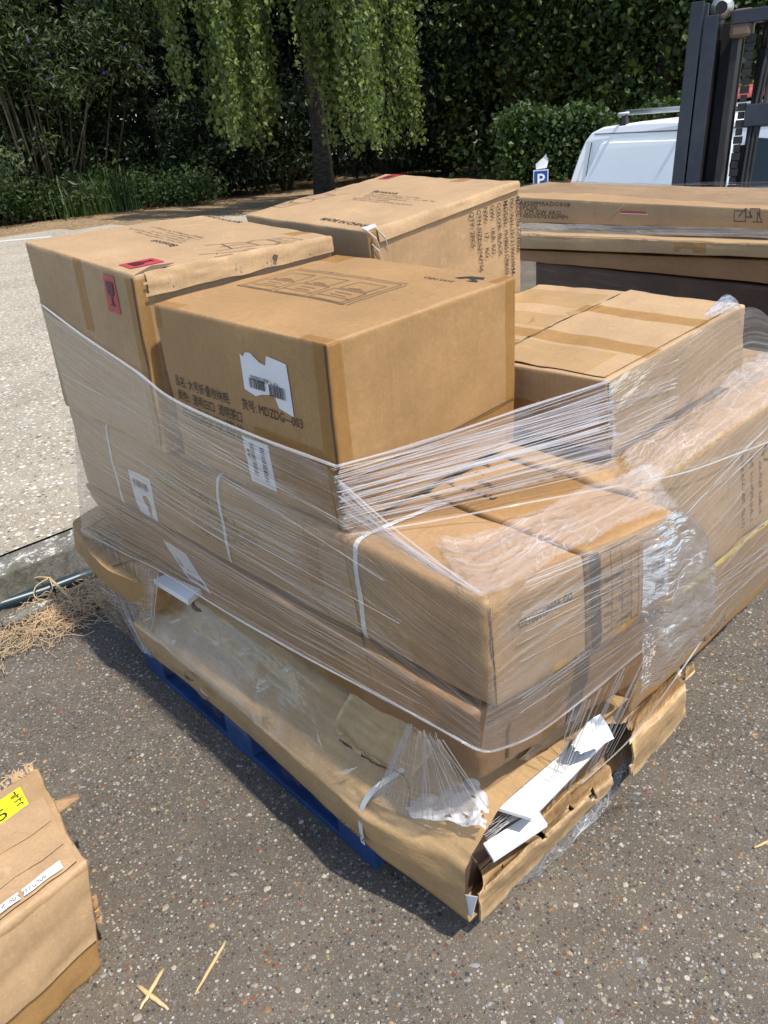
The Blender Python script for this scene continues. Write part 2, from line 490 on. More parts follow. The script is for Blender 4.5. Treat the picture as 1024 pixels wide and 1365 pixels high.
def worn_line(C, face, u, v, length, h, rot, mat, seed, off=.0016):
    """a line of print too small or worn to read"""
    r = random.Random(seed); x = 0; L = []
    while x < length:
        w = h*r.uniform(.35, .65)
        if r.random() < .14: x += h*.7; continue
        k = r.randrange(4)
        if k != 1: L.append([(x, 0), (x, h*r.choice((.7, 1)))])
        if k != 0: L.append([(x+w, 0), (x+w, h*.72)])
        L.append([(x, h*.7), (x+w, h*.7)] if k != 3 else [(x, 0), (x+w, 0)])
        x += w + h*.32
    return C.strokes('worn_print', face, u, v, L, mat, h*.17, rot, off)
_tc = {}
def text_mesh(string, align='LEFT', bold=0.0, spacing=1.0):
    k = (string, align, bold, spacing)
    if k in _tc: return _tc[k]
    cu = bpy.data.curves.new('lettering', 'FONT')
    cu.body = string; cu.size = 1.35; cu.align_x = align; cu.offset = bold; cu.resolution_u = 2
    cu.space_character = spacing
    ob = bpy.data.objects.new('lettering', cu)
    COL.objects.link(ob)
    dg = bpy.context.evaluated_depsgraph_get()
    me = bpy.data.meshes.new_from_object(ob.evaluated_get(dg))
    bm = bmesh.new(); bm.from_mesh(me)
    bmesh.ops.triangulate(bm, faces=bm.faces)
    bm.verts.index_update()
    V = [(v.co.x, v.co.y) for v in bm.verts]; F = [tuple(v.index for v in f.verts) for f in bm.faces]
    bm.free(); bpy.data.meshes.remove(me); bpy.data.objects.remove(ob); bpy.data.curves.remove(cu)
    _tc[k] = (V, F)
    return V, F
def barcode(seed, w, h, n=26):
    r = random.Random(seed); out = []; x = -w/2
    while x < w/2:
        b = r.choice([.001, .0015, .0025, .003]); out.append((x+b/2, b)); x += b + r.choice([.001, .0015, .0025])
    return out
def bars(C, face, u0, v0, seed, w, h, rot=0, mat=None, off=.0024):
    sw, sh = C.size(face); cr, sr = math.cos(rot), math.sin(rot)
    V = []; F = []
    for x, b in barcode(seed, w, h):
        q = len(V)
        for dx, dy in ((-b/2, -h/2), (b/2, -h/2), (b/2, h/2), (-b/2, h/2)):
            X, Y = (x+dx)*cr - dy*sr, (x+dx)*sr + dy*cr
            V.append(C.surf(face, u0+X/sw, v0+Y/sh, off))
        F.append((q, q+1, q+2, q+3))
    return put('barcode', rebase(mesh_py('barcode', V, F), C.root), mat or M_INK, C.root)
# ------------------------------------------------------------------ stretch film
def cr1(P, t):
    """Catmull-Rom through the points"""
    n = len(P)-1; x = t*n; i = min(int(x), n-1); f = x-i
    p1, p2 = P[i], P[i+1]
    p0 = P[i-1] if i > 0 else p1*2-p2
    p3 = P[i+2] if i+2 <= n else p2*2-p1
    return .5*((2*p1) + (p2-p0)*f + (2*p0-5*p1+4*p2-p3)*f*f + (3*p1-p0-3*p2+p3)*f*f*f)
def uv_from_grid(me, nu, nv, lu, lv, skew=0):
    uvl = me.uv_layers.new(name='UVMap')
    for lp in me.loops:
        i = lp.vertex_index; a, b = i % nu, i//nu
        uvl.data[lp.index].uv = (lu*a/(nu-1), lv*b/(nv-1) + skew*a/(nu-1))
class Film:
    def __init__(s, name, label, loc):
        s.root = thing(name, label, 'plastic film', loc); s.k = 0
    def sheet(s, rows, mat, nu, nv, amp=.003, freq=9, skew=0, name='film_sheet', fold=0, ragged=None, smooth=True, lin=False):
        rows = [[Vector(p) for p in r] for r in rows]; s.k += 1
        V = []; w = nu+1
        for j in range(nv+1):
            t = j/nv
            cols = [cr1([r[i] for r in rows], t) if len(rows) > 2 and not lin else lerp_rows([r[i] for r in rows], t) for i in range(len(rows[0]))]
            for i in range(w): V.append(cr1(cols, i/nu))
        lu = sum((V[i+1]-V[i]).length for i in range(nu)); lv = sum((V[(j+1)*w]-V[j*w]).length for j in range(nv))
        N = []
        for j in range(nv+1):
            for i in range(w):
                du = V[j*w+min(i+1, nu)]-V[j*w+max(i-1, 0)]; dv = V[min(j+1, nv)*w+i]-V[max(j-1, 0)*w+i]
                n = du.cross(dv); N.append(n.normalized() if n.length > 1e-9 else Vector((0, 0, 1)))
        cen = Vector((1.5, 1.6, .6))
        sg = 1 if sum(N[k].dot(V[k]-cen) for k in range(0, len(V), 7)) > 0 else -1
        out = []
        for k, (v, n) in enumerate(zip(V, N)):
            h = fbm(v, freq, s.k*3, 3)
            if fold: h = .4*h + fold*ridged(v, freq, s.k)
            out.append(v + n*sg*amp*(h+.3))
        F = [(j*w+i, j*w+i+1, (j+1)*w+i+1, (j+1)*w+i) for j in range(nv) for i in range(nu) if ragged is None or ragged(i/nu, j/nv)]
        me = mesh_py(name, out, F, smooth)
        uv_from_grid(me, w, nv+1, lu, lv, skew)
        e = me.uv_layers.new(name='EDGE')
        for lp in me.loops: e.data[lp.index].uv = ((lp.vertex_index % w)/nu, (lp.vertex_index//w)/nv)
        return put(name, rebase(me, s.root), mat, s.root)
    def rope(s, pts, r, name='film_rope', k=6, flat=.6, wob=.25):
        pts = [Vector(p) for p in pts]; n = max(12, len(pts)*8)
        P = [cr1(pts, i/(n-1)) for i in range(n)]
        m = MB(); m.tube(P, [r*(1+wob*fbm((i*.35, s.k, 2), 1, 4)) for i in range(n)], k)
        o = m.build(name, M_F_STR, s.root, True)
        return o
    def strands(s, A, B, n, r, name='film_strands', jit=.004, sag=.0, spread=.07):
        """thin drawn-out threads between two polylines"""
        A = [Vector(p) for p in A]; B = [Vector(p) for p in B]; m = MB()
        for _ in range(n):
            t0 = rnd.random(); a = cr1(A, t0); b = cr1(B, min(1, max(0, t0+rnd.gauss(0, spread))))
            a += Vector((rnd.gauss(0, jit), rnd.gauss(0, jit), rnd.gauss(0, jit))); b += Vector((rnd.gauss(0, jit), rnd.gauss(0, jit), rnd.gauss(0, jit)))
            rr = r*rnd.uniform(.4, 1.5)
            P = [a.lerp(b, t/6) + Vector((0, 0, -sag*4*(t/6)*(1-t/6))) for t in range(7)]
            m.tube(P, [rr*rnd.uniform(.6, 1.2) for _ in P], 4, False)
        o = m.build(name, M_F_STR, s.root, True); o['kind'] = 'stuff'
        return o
def lerp_rows(P, t):
    n = len(P)-1; x = t*n; i = min(int(x), n-1)
    return P[i].lerp(P[i+1], x-i)
# ------------------------------------------------------------------ ground
def gz(x, y):
    """the yard falls gently away to the right"""
    t = max(0.0, x-2.6)*min(1.0, max(0.0, (12-y)/6))
    return -.055*t if t < 9 else -.495
PADH = .16
def grid_sheet(name, xs, ys, zf, mat, parent=None, keep=None):
    V = [(x, y, zf(x, y)) for y in ys for x in xs]
    w = len(xs)
    F = [(j*w+i, j*w+i+1, (j+1)*w+i+1, (j+1)*w+i) for j in range(len(ys)-1) for i in range(w-1) if keep is None or keep(.5*(xs[i]+xs[i+1]), .5*(ys[j]+ys[j+1]))]
    return put(name, mesh_py(name, V, F, True), mat, parent)
def stone_mat(name, base, dirt, stops, sc=170, grav=.5, rough=.85, patch=.25, crack=0.0):
    m, nt, out = new_mat(name); q = NT(nt)
    c = q.coord('Object')
    def vor(scale, r=1.0):
        v = q.n('ShaderNodeTexVoronoi'); v.inputs['Scale'].default_value = scale; v.inputs['Randomness'].default_value = r
        q.l(c, v.inputs['Vector']); return v
    v1 = vor(sc); v2 = vor(sc*2.7); v3 = vor(sc*.42)
    big = q.noise(c, 1.1, 5, .6); med = q.noise(c, 9, 5, .65); fine = q.noise(c, 420, 2, .7)
    b = Vector(base)
    col = q.mix(q.ramp(big, [(.35, 0), (.7, 1)]), tuple(b*.8), dirt)
    col = q.mix(q.math('MULTIPLY', q.ramp(med, [(.4, 0), (.7, 1)]), patch*2), col, tuple(b*.62))
    col = q.mix(q.math('MULTIPLY', q.ramp(fine, [(.3, 1), (.6, 0)]), .4), col, tuple(b*.45))
    def stones(v, th, colr, amount, base_col):
        sp = q.n('ShaderNodeSeparateColor'); q.l(v.outputs['Color'], sp.inputs[0])
        pal = q.ramp(sp.outputs[0], colr, 'CONSTANT')
        mask = q.math('MULTIPLY', q.math('LESS_THAN', v.outputs['Distance'], th), q.math('LESS_THAN', sp.outputs[1], amount))
        return q.mix(mask, base_col, pal), mask
    col, mk2 = stones(v2, .36, stops, grav*.75, col)
    col, mk1 = stones(v1, .40, stops, grav*.6, col)
    col, mk3 = stones(v3, .30, stops, grav*.14, col)
    if crack:
        wv = q.n('ShaderNodeTexNoise'); wv.inputs['Scale'].default_value = 5; q.l(c, wv.inputs['Vector'])
        ad = q.n('ShaderNodeVectorMath', operation='MULTIPLY_ADD'); ad.inputs[1].default_value = (.22, .22, 0); q.l(wv.outputs['Color'], ad.inputs[0]); q.l(c, ad.inputs[2])
        vc = q.n('ShaderNodeTexVoronoi', feature='DISTANCE_TO_EDGE'); vc.inputs['Scale'].default_value = .9; q.l(ad.outputs[0], vc.inputs['Vector'])
        cm = q.math('MULTIPLY', q.ramp(vc.outputs['Distance'], [(.0, 1), (.012, 0)]), q.ramp(q.noise(c, .9, 2, .5), [(.5, 0), (.6, 1)]))
        col = q.mix(q.math('MULTIPLY', cm, crack), col, tuple(b*.3))
        st = q.noise(c, 2.4, 5, .65, .4)
        col = q.mix(q.math('MULTIPLY', q.ramp(st, [(.56, 0), (.70, 1)]), .55), col, tuple(b*.5))
        ds = q.noise(q.coord('Object', (1, 1, 1), (0, 0, 1)), 1.7, 5, .7, .3)
        col = q.mix(q.math('MULTIPLY', q.ramp(ds, [(.52, 0), (.68, 1)]), .5), col, dirt)
    h = q.math('ADD', q.math('MULTIPLY', mk1, .5), q.math('ADD', q.math('MULTIPLY', mk2, .25), q.math('ADD', q.math('MULTIPLY', med, .8), q.math('MULTIPLY', fine, .5))))
    nrm = q.bump(h, .75, .004)
    p = q.pbsdf(col, rough, nrm, Specular_IOR_Level=.3)
    q.l(p, out.inputs[0]); return m
PEB = [(0, (.055, .05, .045)), (.24, (.22, .19, .145)), (.42, (.12, .108, .092)), (.60, (.30, .265, .21)), (.70, (.20, .13, .07)), (.77, (.16, .155, .15)), (.89, (.42, .39, .34)), (.96, (.15, .06, .035))]
M_ASPH = stone_mat('asphalt', (.126, .107, .083), (.19, .155, .113), PEB, 120, 1.05, crack=.8)
CPEB = [(0, (.34, .28, .20)), (.2, (.55, .49, .39)), (.42, (.20, .165, .12)), (.55, (.66, .61, .51)), (.78, (.40, .30, .19)), (.92, (.12, .105, .09))]
M_PAD = stone_mat('exposed_aggregate', (.37, .325, .25), (.45, .40, .315), CPEB, 42, 1.1, .9, .22)
M_GRAV = stone_mat('leaf_litter_gravel', (.26, .175, .095), (.34, .245, .14), [(0, (.38, .26, .14)), (.3, (.20, .11, .055)), (.5, (.46, .34, .20)), (.75, (.13, .085, .05))], 16, 1.0)
def kerb_mat():
    m, nt, out = new_mat('kerb_painted'); q = NT(nt)
    c = q.coord('Object')
    f = q.noise(c, 60, 5, .7); g = q.noise(c, 7, 4, .6); d = q.noise(c, 240, 2, .6)
    con = q.mix(q.ramp(f, [(.35, 0), (.7, 1)]), (.11, .10, .085), (.25, .235, .20))
    con = q.mix(q.math('MULTIPLY', q.ramp(g, [(.45, 0), (.6, 1)]), .6), con, (.075, .08, .045))
    geo = q.n('ShaderNodeNewGeometry'); sp = q.n('ShaderNodeSeparateXYZ'); q.l(geo.outputs['Normal'], sp.inputs[0])
    top = q.math('GREATER_THAN', sp.outputs[2], .6)
    chips = q.ramp(q.math('ADD', q.math('MULTIPLY', f, .7), q.math('MULTIPLY', q.noise(c, 18, 4, .6), .5)), [(.52, 1), (.58, 0)])
    col = q.mix(q.math('MULTIPLY', top, chips), con, (.55, .54, .47))
    nrm = q.bump(q.math('ADD', f, q.math('MULTIPLY', d, .6)), .8, .006)
    q.l(q.pbsdf(col, .9, nrm, Specular_IOR_Level=.2), out.inputs[0]); return m
M_KERB = kerb_mat()
def ax(lo, hi, n): return [lo+(hi-lo)*i/n for i in range(n+1)]
_xs = [-150, -60, -20, -6] + ax(-2, 14, 64) + [18, 25, 40, 80, 180]
_ys = [-150, -60, -20, -6] + ax(-2, 6, 40) + [8, 12, 18, 26, 40, 80, 180]
g = grid_sheet('asphalt_ground', _xs, _ys, lambda x, y: gz(x, y) + .006*fbm((x, y, 0), .9, 3, 2)*(1 if abs(x) < 10 and abs(y) < 10 else 0), M_ASPH)
tag(g, kind='structure')
KY = 3.20   # back of the kerb, front of the pad
px_ = ax(-8, 12, 50)
pd = grid_sheet('concrete_pad', px_, [KY+.012] + ax(KY+.3, 8, 14) + ax(8.6, 17.6, 12), lambda x, y: gz(x, y)+PADH+.002, M_PAD,
                keep=lambda x, y: (x*.65+y*.76) < 16.6 and not (x > 6.3 and y < 7.2))
tag(pd, kind='structure')
gr = grid_sheet('gravel_strip', ax(-8, 30, 38), ax(2, 34, 32), lambda x, y: gz(x, y)+PADH-.03+.03*fbm((x, y, 0), .7, 5, 2), M_GRAV, keep=lambda x, y: (x*.65+y*.76) > 16.2)
tag(gr, kind='structure')
def kerb():
    m = MB()
    for i in range(10):
        x0 = -2.4 + i*.915; x1 = x0+.905
        m2 = MB(); o = rnd.uniform(-.004, .004)
        y0, y1 = KY-.15+o, KY
        z0 = min(gz(x0, 3), gz(x1, 3))-.05
        P = [(x0, y0-.012, z0), (x1, y0-.012, z0), (x1, y1, z0), (x0, y1, z0), (x0, y0, gz(x0, 3)+PADH), (x1, y0, gz(x1, 3)+PADH), (x1, y1, gz(x1, 3)+PADH+.004), (x0, y1, gz(x0, 3)+PADH+.004)]
        m2.hexa(P)
        o = m2.build('kerb_stone', M_KERB, KROOT, bevel=.014, seg=3)
KROOT = thing('kerb', None, None, (0, KY, 0)); tag(KROOT, kind='structure')
kerb()
# edging board at the far end of the pad
m = MB(); m.box((5.019,16.16,0.14), (1.9, .2, .05), Matrix.Rotation(math.radians(-40), 3, 'Z'))
tag(m.build('edging_board', plain('weathered_white_board', (.5, .5, .47), .8, bump=.3), None, bevel=.01), 'pale weathered board lying at the far edge of the concrete pad', 'board')

# ------------------------------------------------------------------ vegetation
def leaf_mat(name, col, var=.35, hue=(1.25, 1.1, .6), trans=.30, rough=.5, spec=.4):
    m, nt, out = new_mat(name); q = NT(nt)
    g = q.n('ShaderNodeNewGeometry')
    r = g.outputs['Random Per Island']
    b = Vector(col)
    c1 = q.ramp(r, [(0, tuple(b*(1-var))), (.5, tuple(b)), (.85, tuple(Vector((b.x*hue[0], b.y*hue[1], b.z*hue[2])))), (1, tuple(b*(1+var)))])
    big = q.noise(q.coord('Object'), .9, 3, .6)
    c1 = q.mix(q.math('MULTIPLY', q.ramp(big, [(.35, 0), (.7, 1)]), .4), c1, tuple(b*.65))
    p = q.pbsdf(c1, rough, None, Specular_IOR_Level=spec)
    t = q.n('ShaderNodeBsdfTranslucent'); q.l(q.mix(1.0, c1, (1.0, 1.15, .5), 'MULTIPLY'), t.inputs[0])
    mx = q.n('ShaderNodeMixShader'); mx.inputs[0].default_value = trans
    q.l(p, mx.inputs[1]); q.l(t.outputs[0], mx.inputs[2]); q.l(mx.outputs[0], out.inputs[0]); return m
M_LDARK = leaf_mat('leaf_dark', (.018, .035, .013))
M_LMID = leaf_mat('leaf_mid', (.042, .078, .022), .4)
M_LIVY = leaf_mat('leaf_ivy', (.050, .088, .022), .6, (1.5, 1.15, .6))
M_LBIRCH = leaf_mat('leaf_birch', (.135, .19, .06), .5, (1.4, 1.15, .6), .46)
M_LBUD = leaf_mat('leaf_buddleia', (.055, .085, .035), .5, (1.4, 1.2, .5))
M_LGRASS = leaf_mat('leaf_grass_blade', (.055, .10, .025), .4)
M_FLOW = plain('purple_flower', (.07, .022, .16), .7, vary=.3)
M_BARK = plain('bark', (.055, .042, .03), .95, bump=1.2, bscale=30, vary=.4)
M_STEM = plain('stem_olive', (.055, .048, .025), .85, bump=.5, bscale=40, vary=.3)
def birch_bark():
    m, nt, out = new_mat('birch_bark'); q = NT(nt)
    n1 = q.noise(q.coord('Object', (3, 3, 9)), 2.5, 5, .7); n2 = q.noise(q.coord('Object', (9, 9, 30)), 2, 4, .7)
    col = q.mix(q.ramp(n1, [(.42, 0), (.58, 1)]), (.014, .011, .009), (.055, .048, .04))
    col = q.mix(q.ramp(n2, [(.5, 0), (.7, .8)]), col, (.03, .025, .02))
    q.l(q.pbsdf(col, .85, q.bump(n2, .8, .02)), out.inputs[0]); return m
M_BIRCH = birch_bark()
def unit(a): return a/np.maximum(np.linalg.norm(a, axis=1, keepdims=True), 1e-9)
def leaf_arrays(C, size, aspect=.55, along=None, jitter=1.0, up=.3, svar=.6):
    n = len(C)
    a = nr.normal(size=(n, 3))
    if along is not None: a = a*jitter + along
    a = unit(a)
    nrm = nr.normal(size=(n, 3)); nrm[:, 2] += up*2
    sd = unit(np.cross(a, nrm)); nn = unit(np.cross(sd, a))
    L = size*(1+svar*nr.uniform(-1, 1, (n, 1))); Wd = L*aspect*.5
    p0 = C - a*L*.5; p2 = C + a*L*.5
    p1 = C + sd*Wd - a*L*.08 + nn*Wd*.35; p3 = C - sd*Wd - a*L*.08 + nn*Wd*.35
    V = np.stack([p0, p1, p2, p3], 1).reshape(-1, 3)
    F = np.arange(4*n, dtype=np.int32).reshape(n, 4)
    return V, F
def leaves_obj(name, C, size, mat, parent, base, **kw):
    V, F = leaf_arrays(np.asarray(C), size, **kw)
    V = V - np.asarray(base)
    return put(name, mesh_np(name, V, F), mat, parent)
def clumps(centers, per, sig):
    k = len(centers)
    c = np.repeat(np.asarray(centers), per, 0)
    return c + nr.normal(size=c.shape)*np.asarray(sig)
def limb_tree(m, base, h, r, n, spread, lean=(0, 0)):
    """tapered trunk with limbs; returns limb tips"""
    tips = []
    b = Vector(base); pts = []; rs = []
    for i in range(7):
        t = i/6
        pts.append(b + Vector((lean[0]*t+.12*math.sin(3*t+b.x), lean[1]*t+.12*math.cos(2.3*t+b.y), h*t))); rs.append(r*(1-.8*t)+.012)
    m.tube(pts, rs, 9)
    for i in range(n):
        t = rnd.uniform(.22, .95); k = t*6; j = min(int(k), 5); p = pts[j].lerp(pts[j+1], k-j)
        a = rnd.uniform(0, 6.283); L = spread*rnd.uniform(.6, 1.1)*(1.1-t*.5)
        e = p + Vector((math.cos(a)*L, math.sin(a)*L, L*rnd.uniform(.2, .7)))
        mid = p.lerp(e, .5) + Vector((0, 0, .12*L))
        m.tube([p, mid, e], [r*.38*(1-t*.6), r*.22, r*.06], 6)
        tips += [mid, e]
        for _ in range(2):
            f = mid.lerp(e, rnd.random()) ; g2 = f + Vector((rnd.uniform(-1, 1), rnd.uniform(-1, 1), rnd.uniform(-.2, .8)))*L*.4
            m.tube([f, g2], [r*.12, r*.03], 5); tips.append(g2)
    return tips
def tree(name, label, xy, h, r, spread, mat, n, size, group=None, z0=None, cz=.55, rv=.45, bark=None, skirt=0, cat='tree', aspect=.5, lean=(0, 0)):
    x, y = xy[0], xy[1]; z = gz(x, y)+PADH if z0 is None else z0
    root = thing(name, label, cat, (x, y, z), group)
    m = MB(); tips = limb_tree(m, (x, y, z-.05), h*.85, r, 9, spread*.8, lean)
    m.build('trunk', bark or M_BARK, root, True)
    k = max(20, n//110)
    dirs = unit(nr.normal(size=(k, 3))); rad = nr.uniform(.35, 1, (k, 1))**.6
    cs = np.array([x+lean[0]*.6, y+lean[1]*.6, z+h*cz]) + dirs*rad*np.array([spread, spread, h*rv])
    cs = np.vstack([cs, np.array([tuple(t) for t in tips])])
    if skirt:
        a = nr.uniform(0, 6.28, skirt); rr = nr.uniform(.5, 1.0, skirt)*spread
        cs = np.vstack([cs, np.stack([x+np.cos(a)*rr, y+np.sin(a)*rr, z+nr.uniform(.2, h*.4, skirt)], 1)])
    cs = cs[cs[:, 2] > z+.25]
    per = max(1, n//len(cs))
    P = clumps(cs, per, (.34, .34, .26))
    leaves_obj('crown', P, size, mat, root, (x, y, z), aspect=aspect, up=.5)
    return root
def shrub(name, label, xy, w, h, mat, n, size, group=None, cat='shrub', z0=None, stems=7, along=None, aspect=.45):
    x, y = xy[0], xy[1]; z = gz(x, y)+PADH if z0 is None else z0
    root = thing(name, label, cat, (x, y, z), group)
    m = MB(); cs = []
    for i in range(stems):
        a = rnd.uniform(0, 6.28); e = Vector((x+math.cos(a)*w*rnd.uniform(.2, .9), y+math.sin(a)*w*rnd.uniform(.2, .9), z+h*rnd.uniform(.6, 1)))
        b = Vector((x+.1*math.cos(a), y+.1*math.sin(a), z-.03)); md = b.lerp(e, .5)+Vector((0, 0, h*.12))
        m.tube([b, md, e], [.03*h*.5, .02*h*.5, .006], 6)
        cs += [md, e, md.lerp(e, .5)]
    m.build('stem', M_STEM, root, True)
    k = max(12, n//60)
    d = unit(nr.normal(size=(k, 3))); rr = nr.uniform(.3, 1, (k, 1))**.5
    c2 = np.array([x, y, z+h*.5]) + d*rr*np.array([w, w, h*.5])
    cs = np.vstack([c2, np.array([tuple(c) for c in cs])])
    P = clumps(cs, max(1, n//len(cs)), (.16, .16, .13)); P = P[P[:, 2] > z+.01]
    leaves_obj('foliage', P, size, mat, root, (x, y, z), aspect=aspect, along=along, up=.5)
    return root
G_WOOD = 'tall dark trees along the back of the yard'
_wood = [((6.784,25.13,5.253), 'tall dark tree at the far left behind the flowering bush'), ((11.01,25.09,5.332), 'tall dark tree standing right behind the purple flowering bush'),
         ((13.6,23,5.096), 'tall dark tree behind the left hanging curtain of the birch'), ((17.43,22.03,5.039), 'tall dark tree directly behind the weeping birch trunk'),
         ((18.21,18.6,4.582), 'tall dark tree behind the right hanging curtain of the birch'), ((21.51,18.07,4.575), 'tall dark tree between the birch and the ivy trees'),
         ((22.8,15.2,4.207), 'tall dark tree behind the ivy covered trees above the van'), ((23.75,12.24,3.819), 'tall dark tree behind the forklift mast'), ((24.25,9.462,3.447), 'tall dark tree at the far right behind the forklift')]
for i, (p, lb) in enumerate(_wood):
    tree('broadleaf_tree', lb, p, rnd.uniform(13, 15.5), .34, 4.1, M_LDARK, 21000, .235, G_WOOD, cz=.56, rv=.46, skirt=45)
# a wood further back, one mass
cs = []
for i in range(1500):
    u = rnd.uniform(-300, 1350)
    t = (u+300)/1650
    a0 = math.atan2(20.5, 6.5); a1 = math.atan2(5.5, 21)
    a = math.radians(92) + (math.radians(8)-math.radians(92))*t
    D = rnd.uniform(33, 38)
    cs.append((math.cos(a)*D, math.sin(a)*D, rnd.uniform(-.4, 17)))
P = clumps(cs, 16, (.95, .95, .8))
w_ = leaves_obj('far_wood', P, .85, M_LDARK, None, (0, 0, 0), aspect=.7)
tag(w_, 'dark mass of woodland far behind the yard', 'woodland', kind='stuff')
# trees with ivy at the right, nearer and greener
for p, lb, n in [((16.69,13.13,3.801), 'ivy covered green tree left of the van roof', 15000), ((17.1,11.4,3.57), 'ivy covered green tree rising behind the white van roof', 17000), ((17.32,9.744,3.347), 'ivy covered green tree just left of the forklift mast', 17000), ((18.71,8.498,3.203), 'ivy covered green tree seen through the forklift mast', 15000)]:
    tree('ivy_tree', lb, p, 9.5, .24, 2.0, M_LIVY, int(n*1.05), .125, 'ivy covered trees behind the van', cz=.5, rv=.5, skirt=40, aspect=.75)
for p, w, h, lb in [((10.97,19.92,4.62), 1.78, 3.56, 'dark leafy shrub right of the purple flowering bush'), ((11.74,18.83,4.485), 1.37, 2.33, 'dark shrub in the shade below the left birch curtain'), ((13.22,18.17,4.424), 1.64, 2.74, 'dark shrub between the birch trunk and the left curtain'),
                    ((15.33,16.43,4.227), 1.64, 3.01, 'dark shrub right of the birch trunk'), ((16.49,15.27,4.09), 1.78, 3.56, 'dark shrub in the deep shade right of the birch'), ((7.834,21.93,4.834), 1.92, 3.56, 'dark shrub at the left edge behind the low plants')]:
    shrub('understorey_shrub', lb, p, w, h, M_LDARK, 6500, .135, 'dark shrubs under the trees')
# hedge
def hedge():
    a = Vector((11.33,9.241,3.158)); b = Vector((14.04,5.163,2.651)); a.z = b.z = 0
    z0 = gz(a.x, a.y); root = thing('ivy_hedge', 'clipped hedge overgrown with ivy between the parking sign and the white van', 'hedge', (a.x, a.y, z0))
    d = (b-a); L = d.length; d.normalize(); nrm = Vector((-d.y, d.x, 0))
    n = 60000
    t = nr.uniform(0, L, n); s = nr.uniform(-.5, .5, n); z = nr.uniform(0, 1, n)
    side = nr.random(n)
    top = side > .72; s = np.where(top, s, np.where(nr.random(n) < .78, .5, -.5)); z = np.where(top, 1, z)
    hx = 1.0 + .07*np.sin(t*3.1)+.05*np.sin(t*7.7+1)
    hh = (1.44+.1*np.sin(t*2.3)-.015*t + .055*np.maximum(0, a.x+t*d.x-2.6) - 0)*1.0
    P = np.stack([a.x+d.x*t+nrm.x*s*hx, a.y+d.y*t+nrm.y*s*hx, z0 - .05 + z*(1.40 - z0 + .12*np.sin(t*2.3)+.07*np.sin(t*5.7))], 1)
    P += nr.normal(size=P.shape)*np.array([.08, .08, .08])
    leaves_obj('foliage', P, .075, M_LIVY, root, (a.x, a.y, z0), aspect=.85, up=.1)
    m = MB()
    for i in range(60):
        tt = rnd.uniform(0, L); c = a + d*tt + nrm*rnd.uniform(-.35, .35)
        m.tube([(c.x, c.y, z0), (c.x+rnd.uniform(-.2, .2), c.y+rnd.uniform(-.2, .2), z0+1.5)], [.02, .006], 5)
    m.build('twigs', M_BARK, root)
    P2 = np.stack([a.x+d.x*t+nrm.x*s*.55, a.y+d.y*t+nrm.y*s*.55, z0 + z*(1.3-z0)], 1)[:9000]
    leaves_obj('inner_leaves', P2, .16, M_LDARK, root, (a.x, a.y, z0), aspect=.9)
hedge()
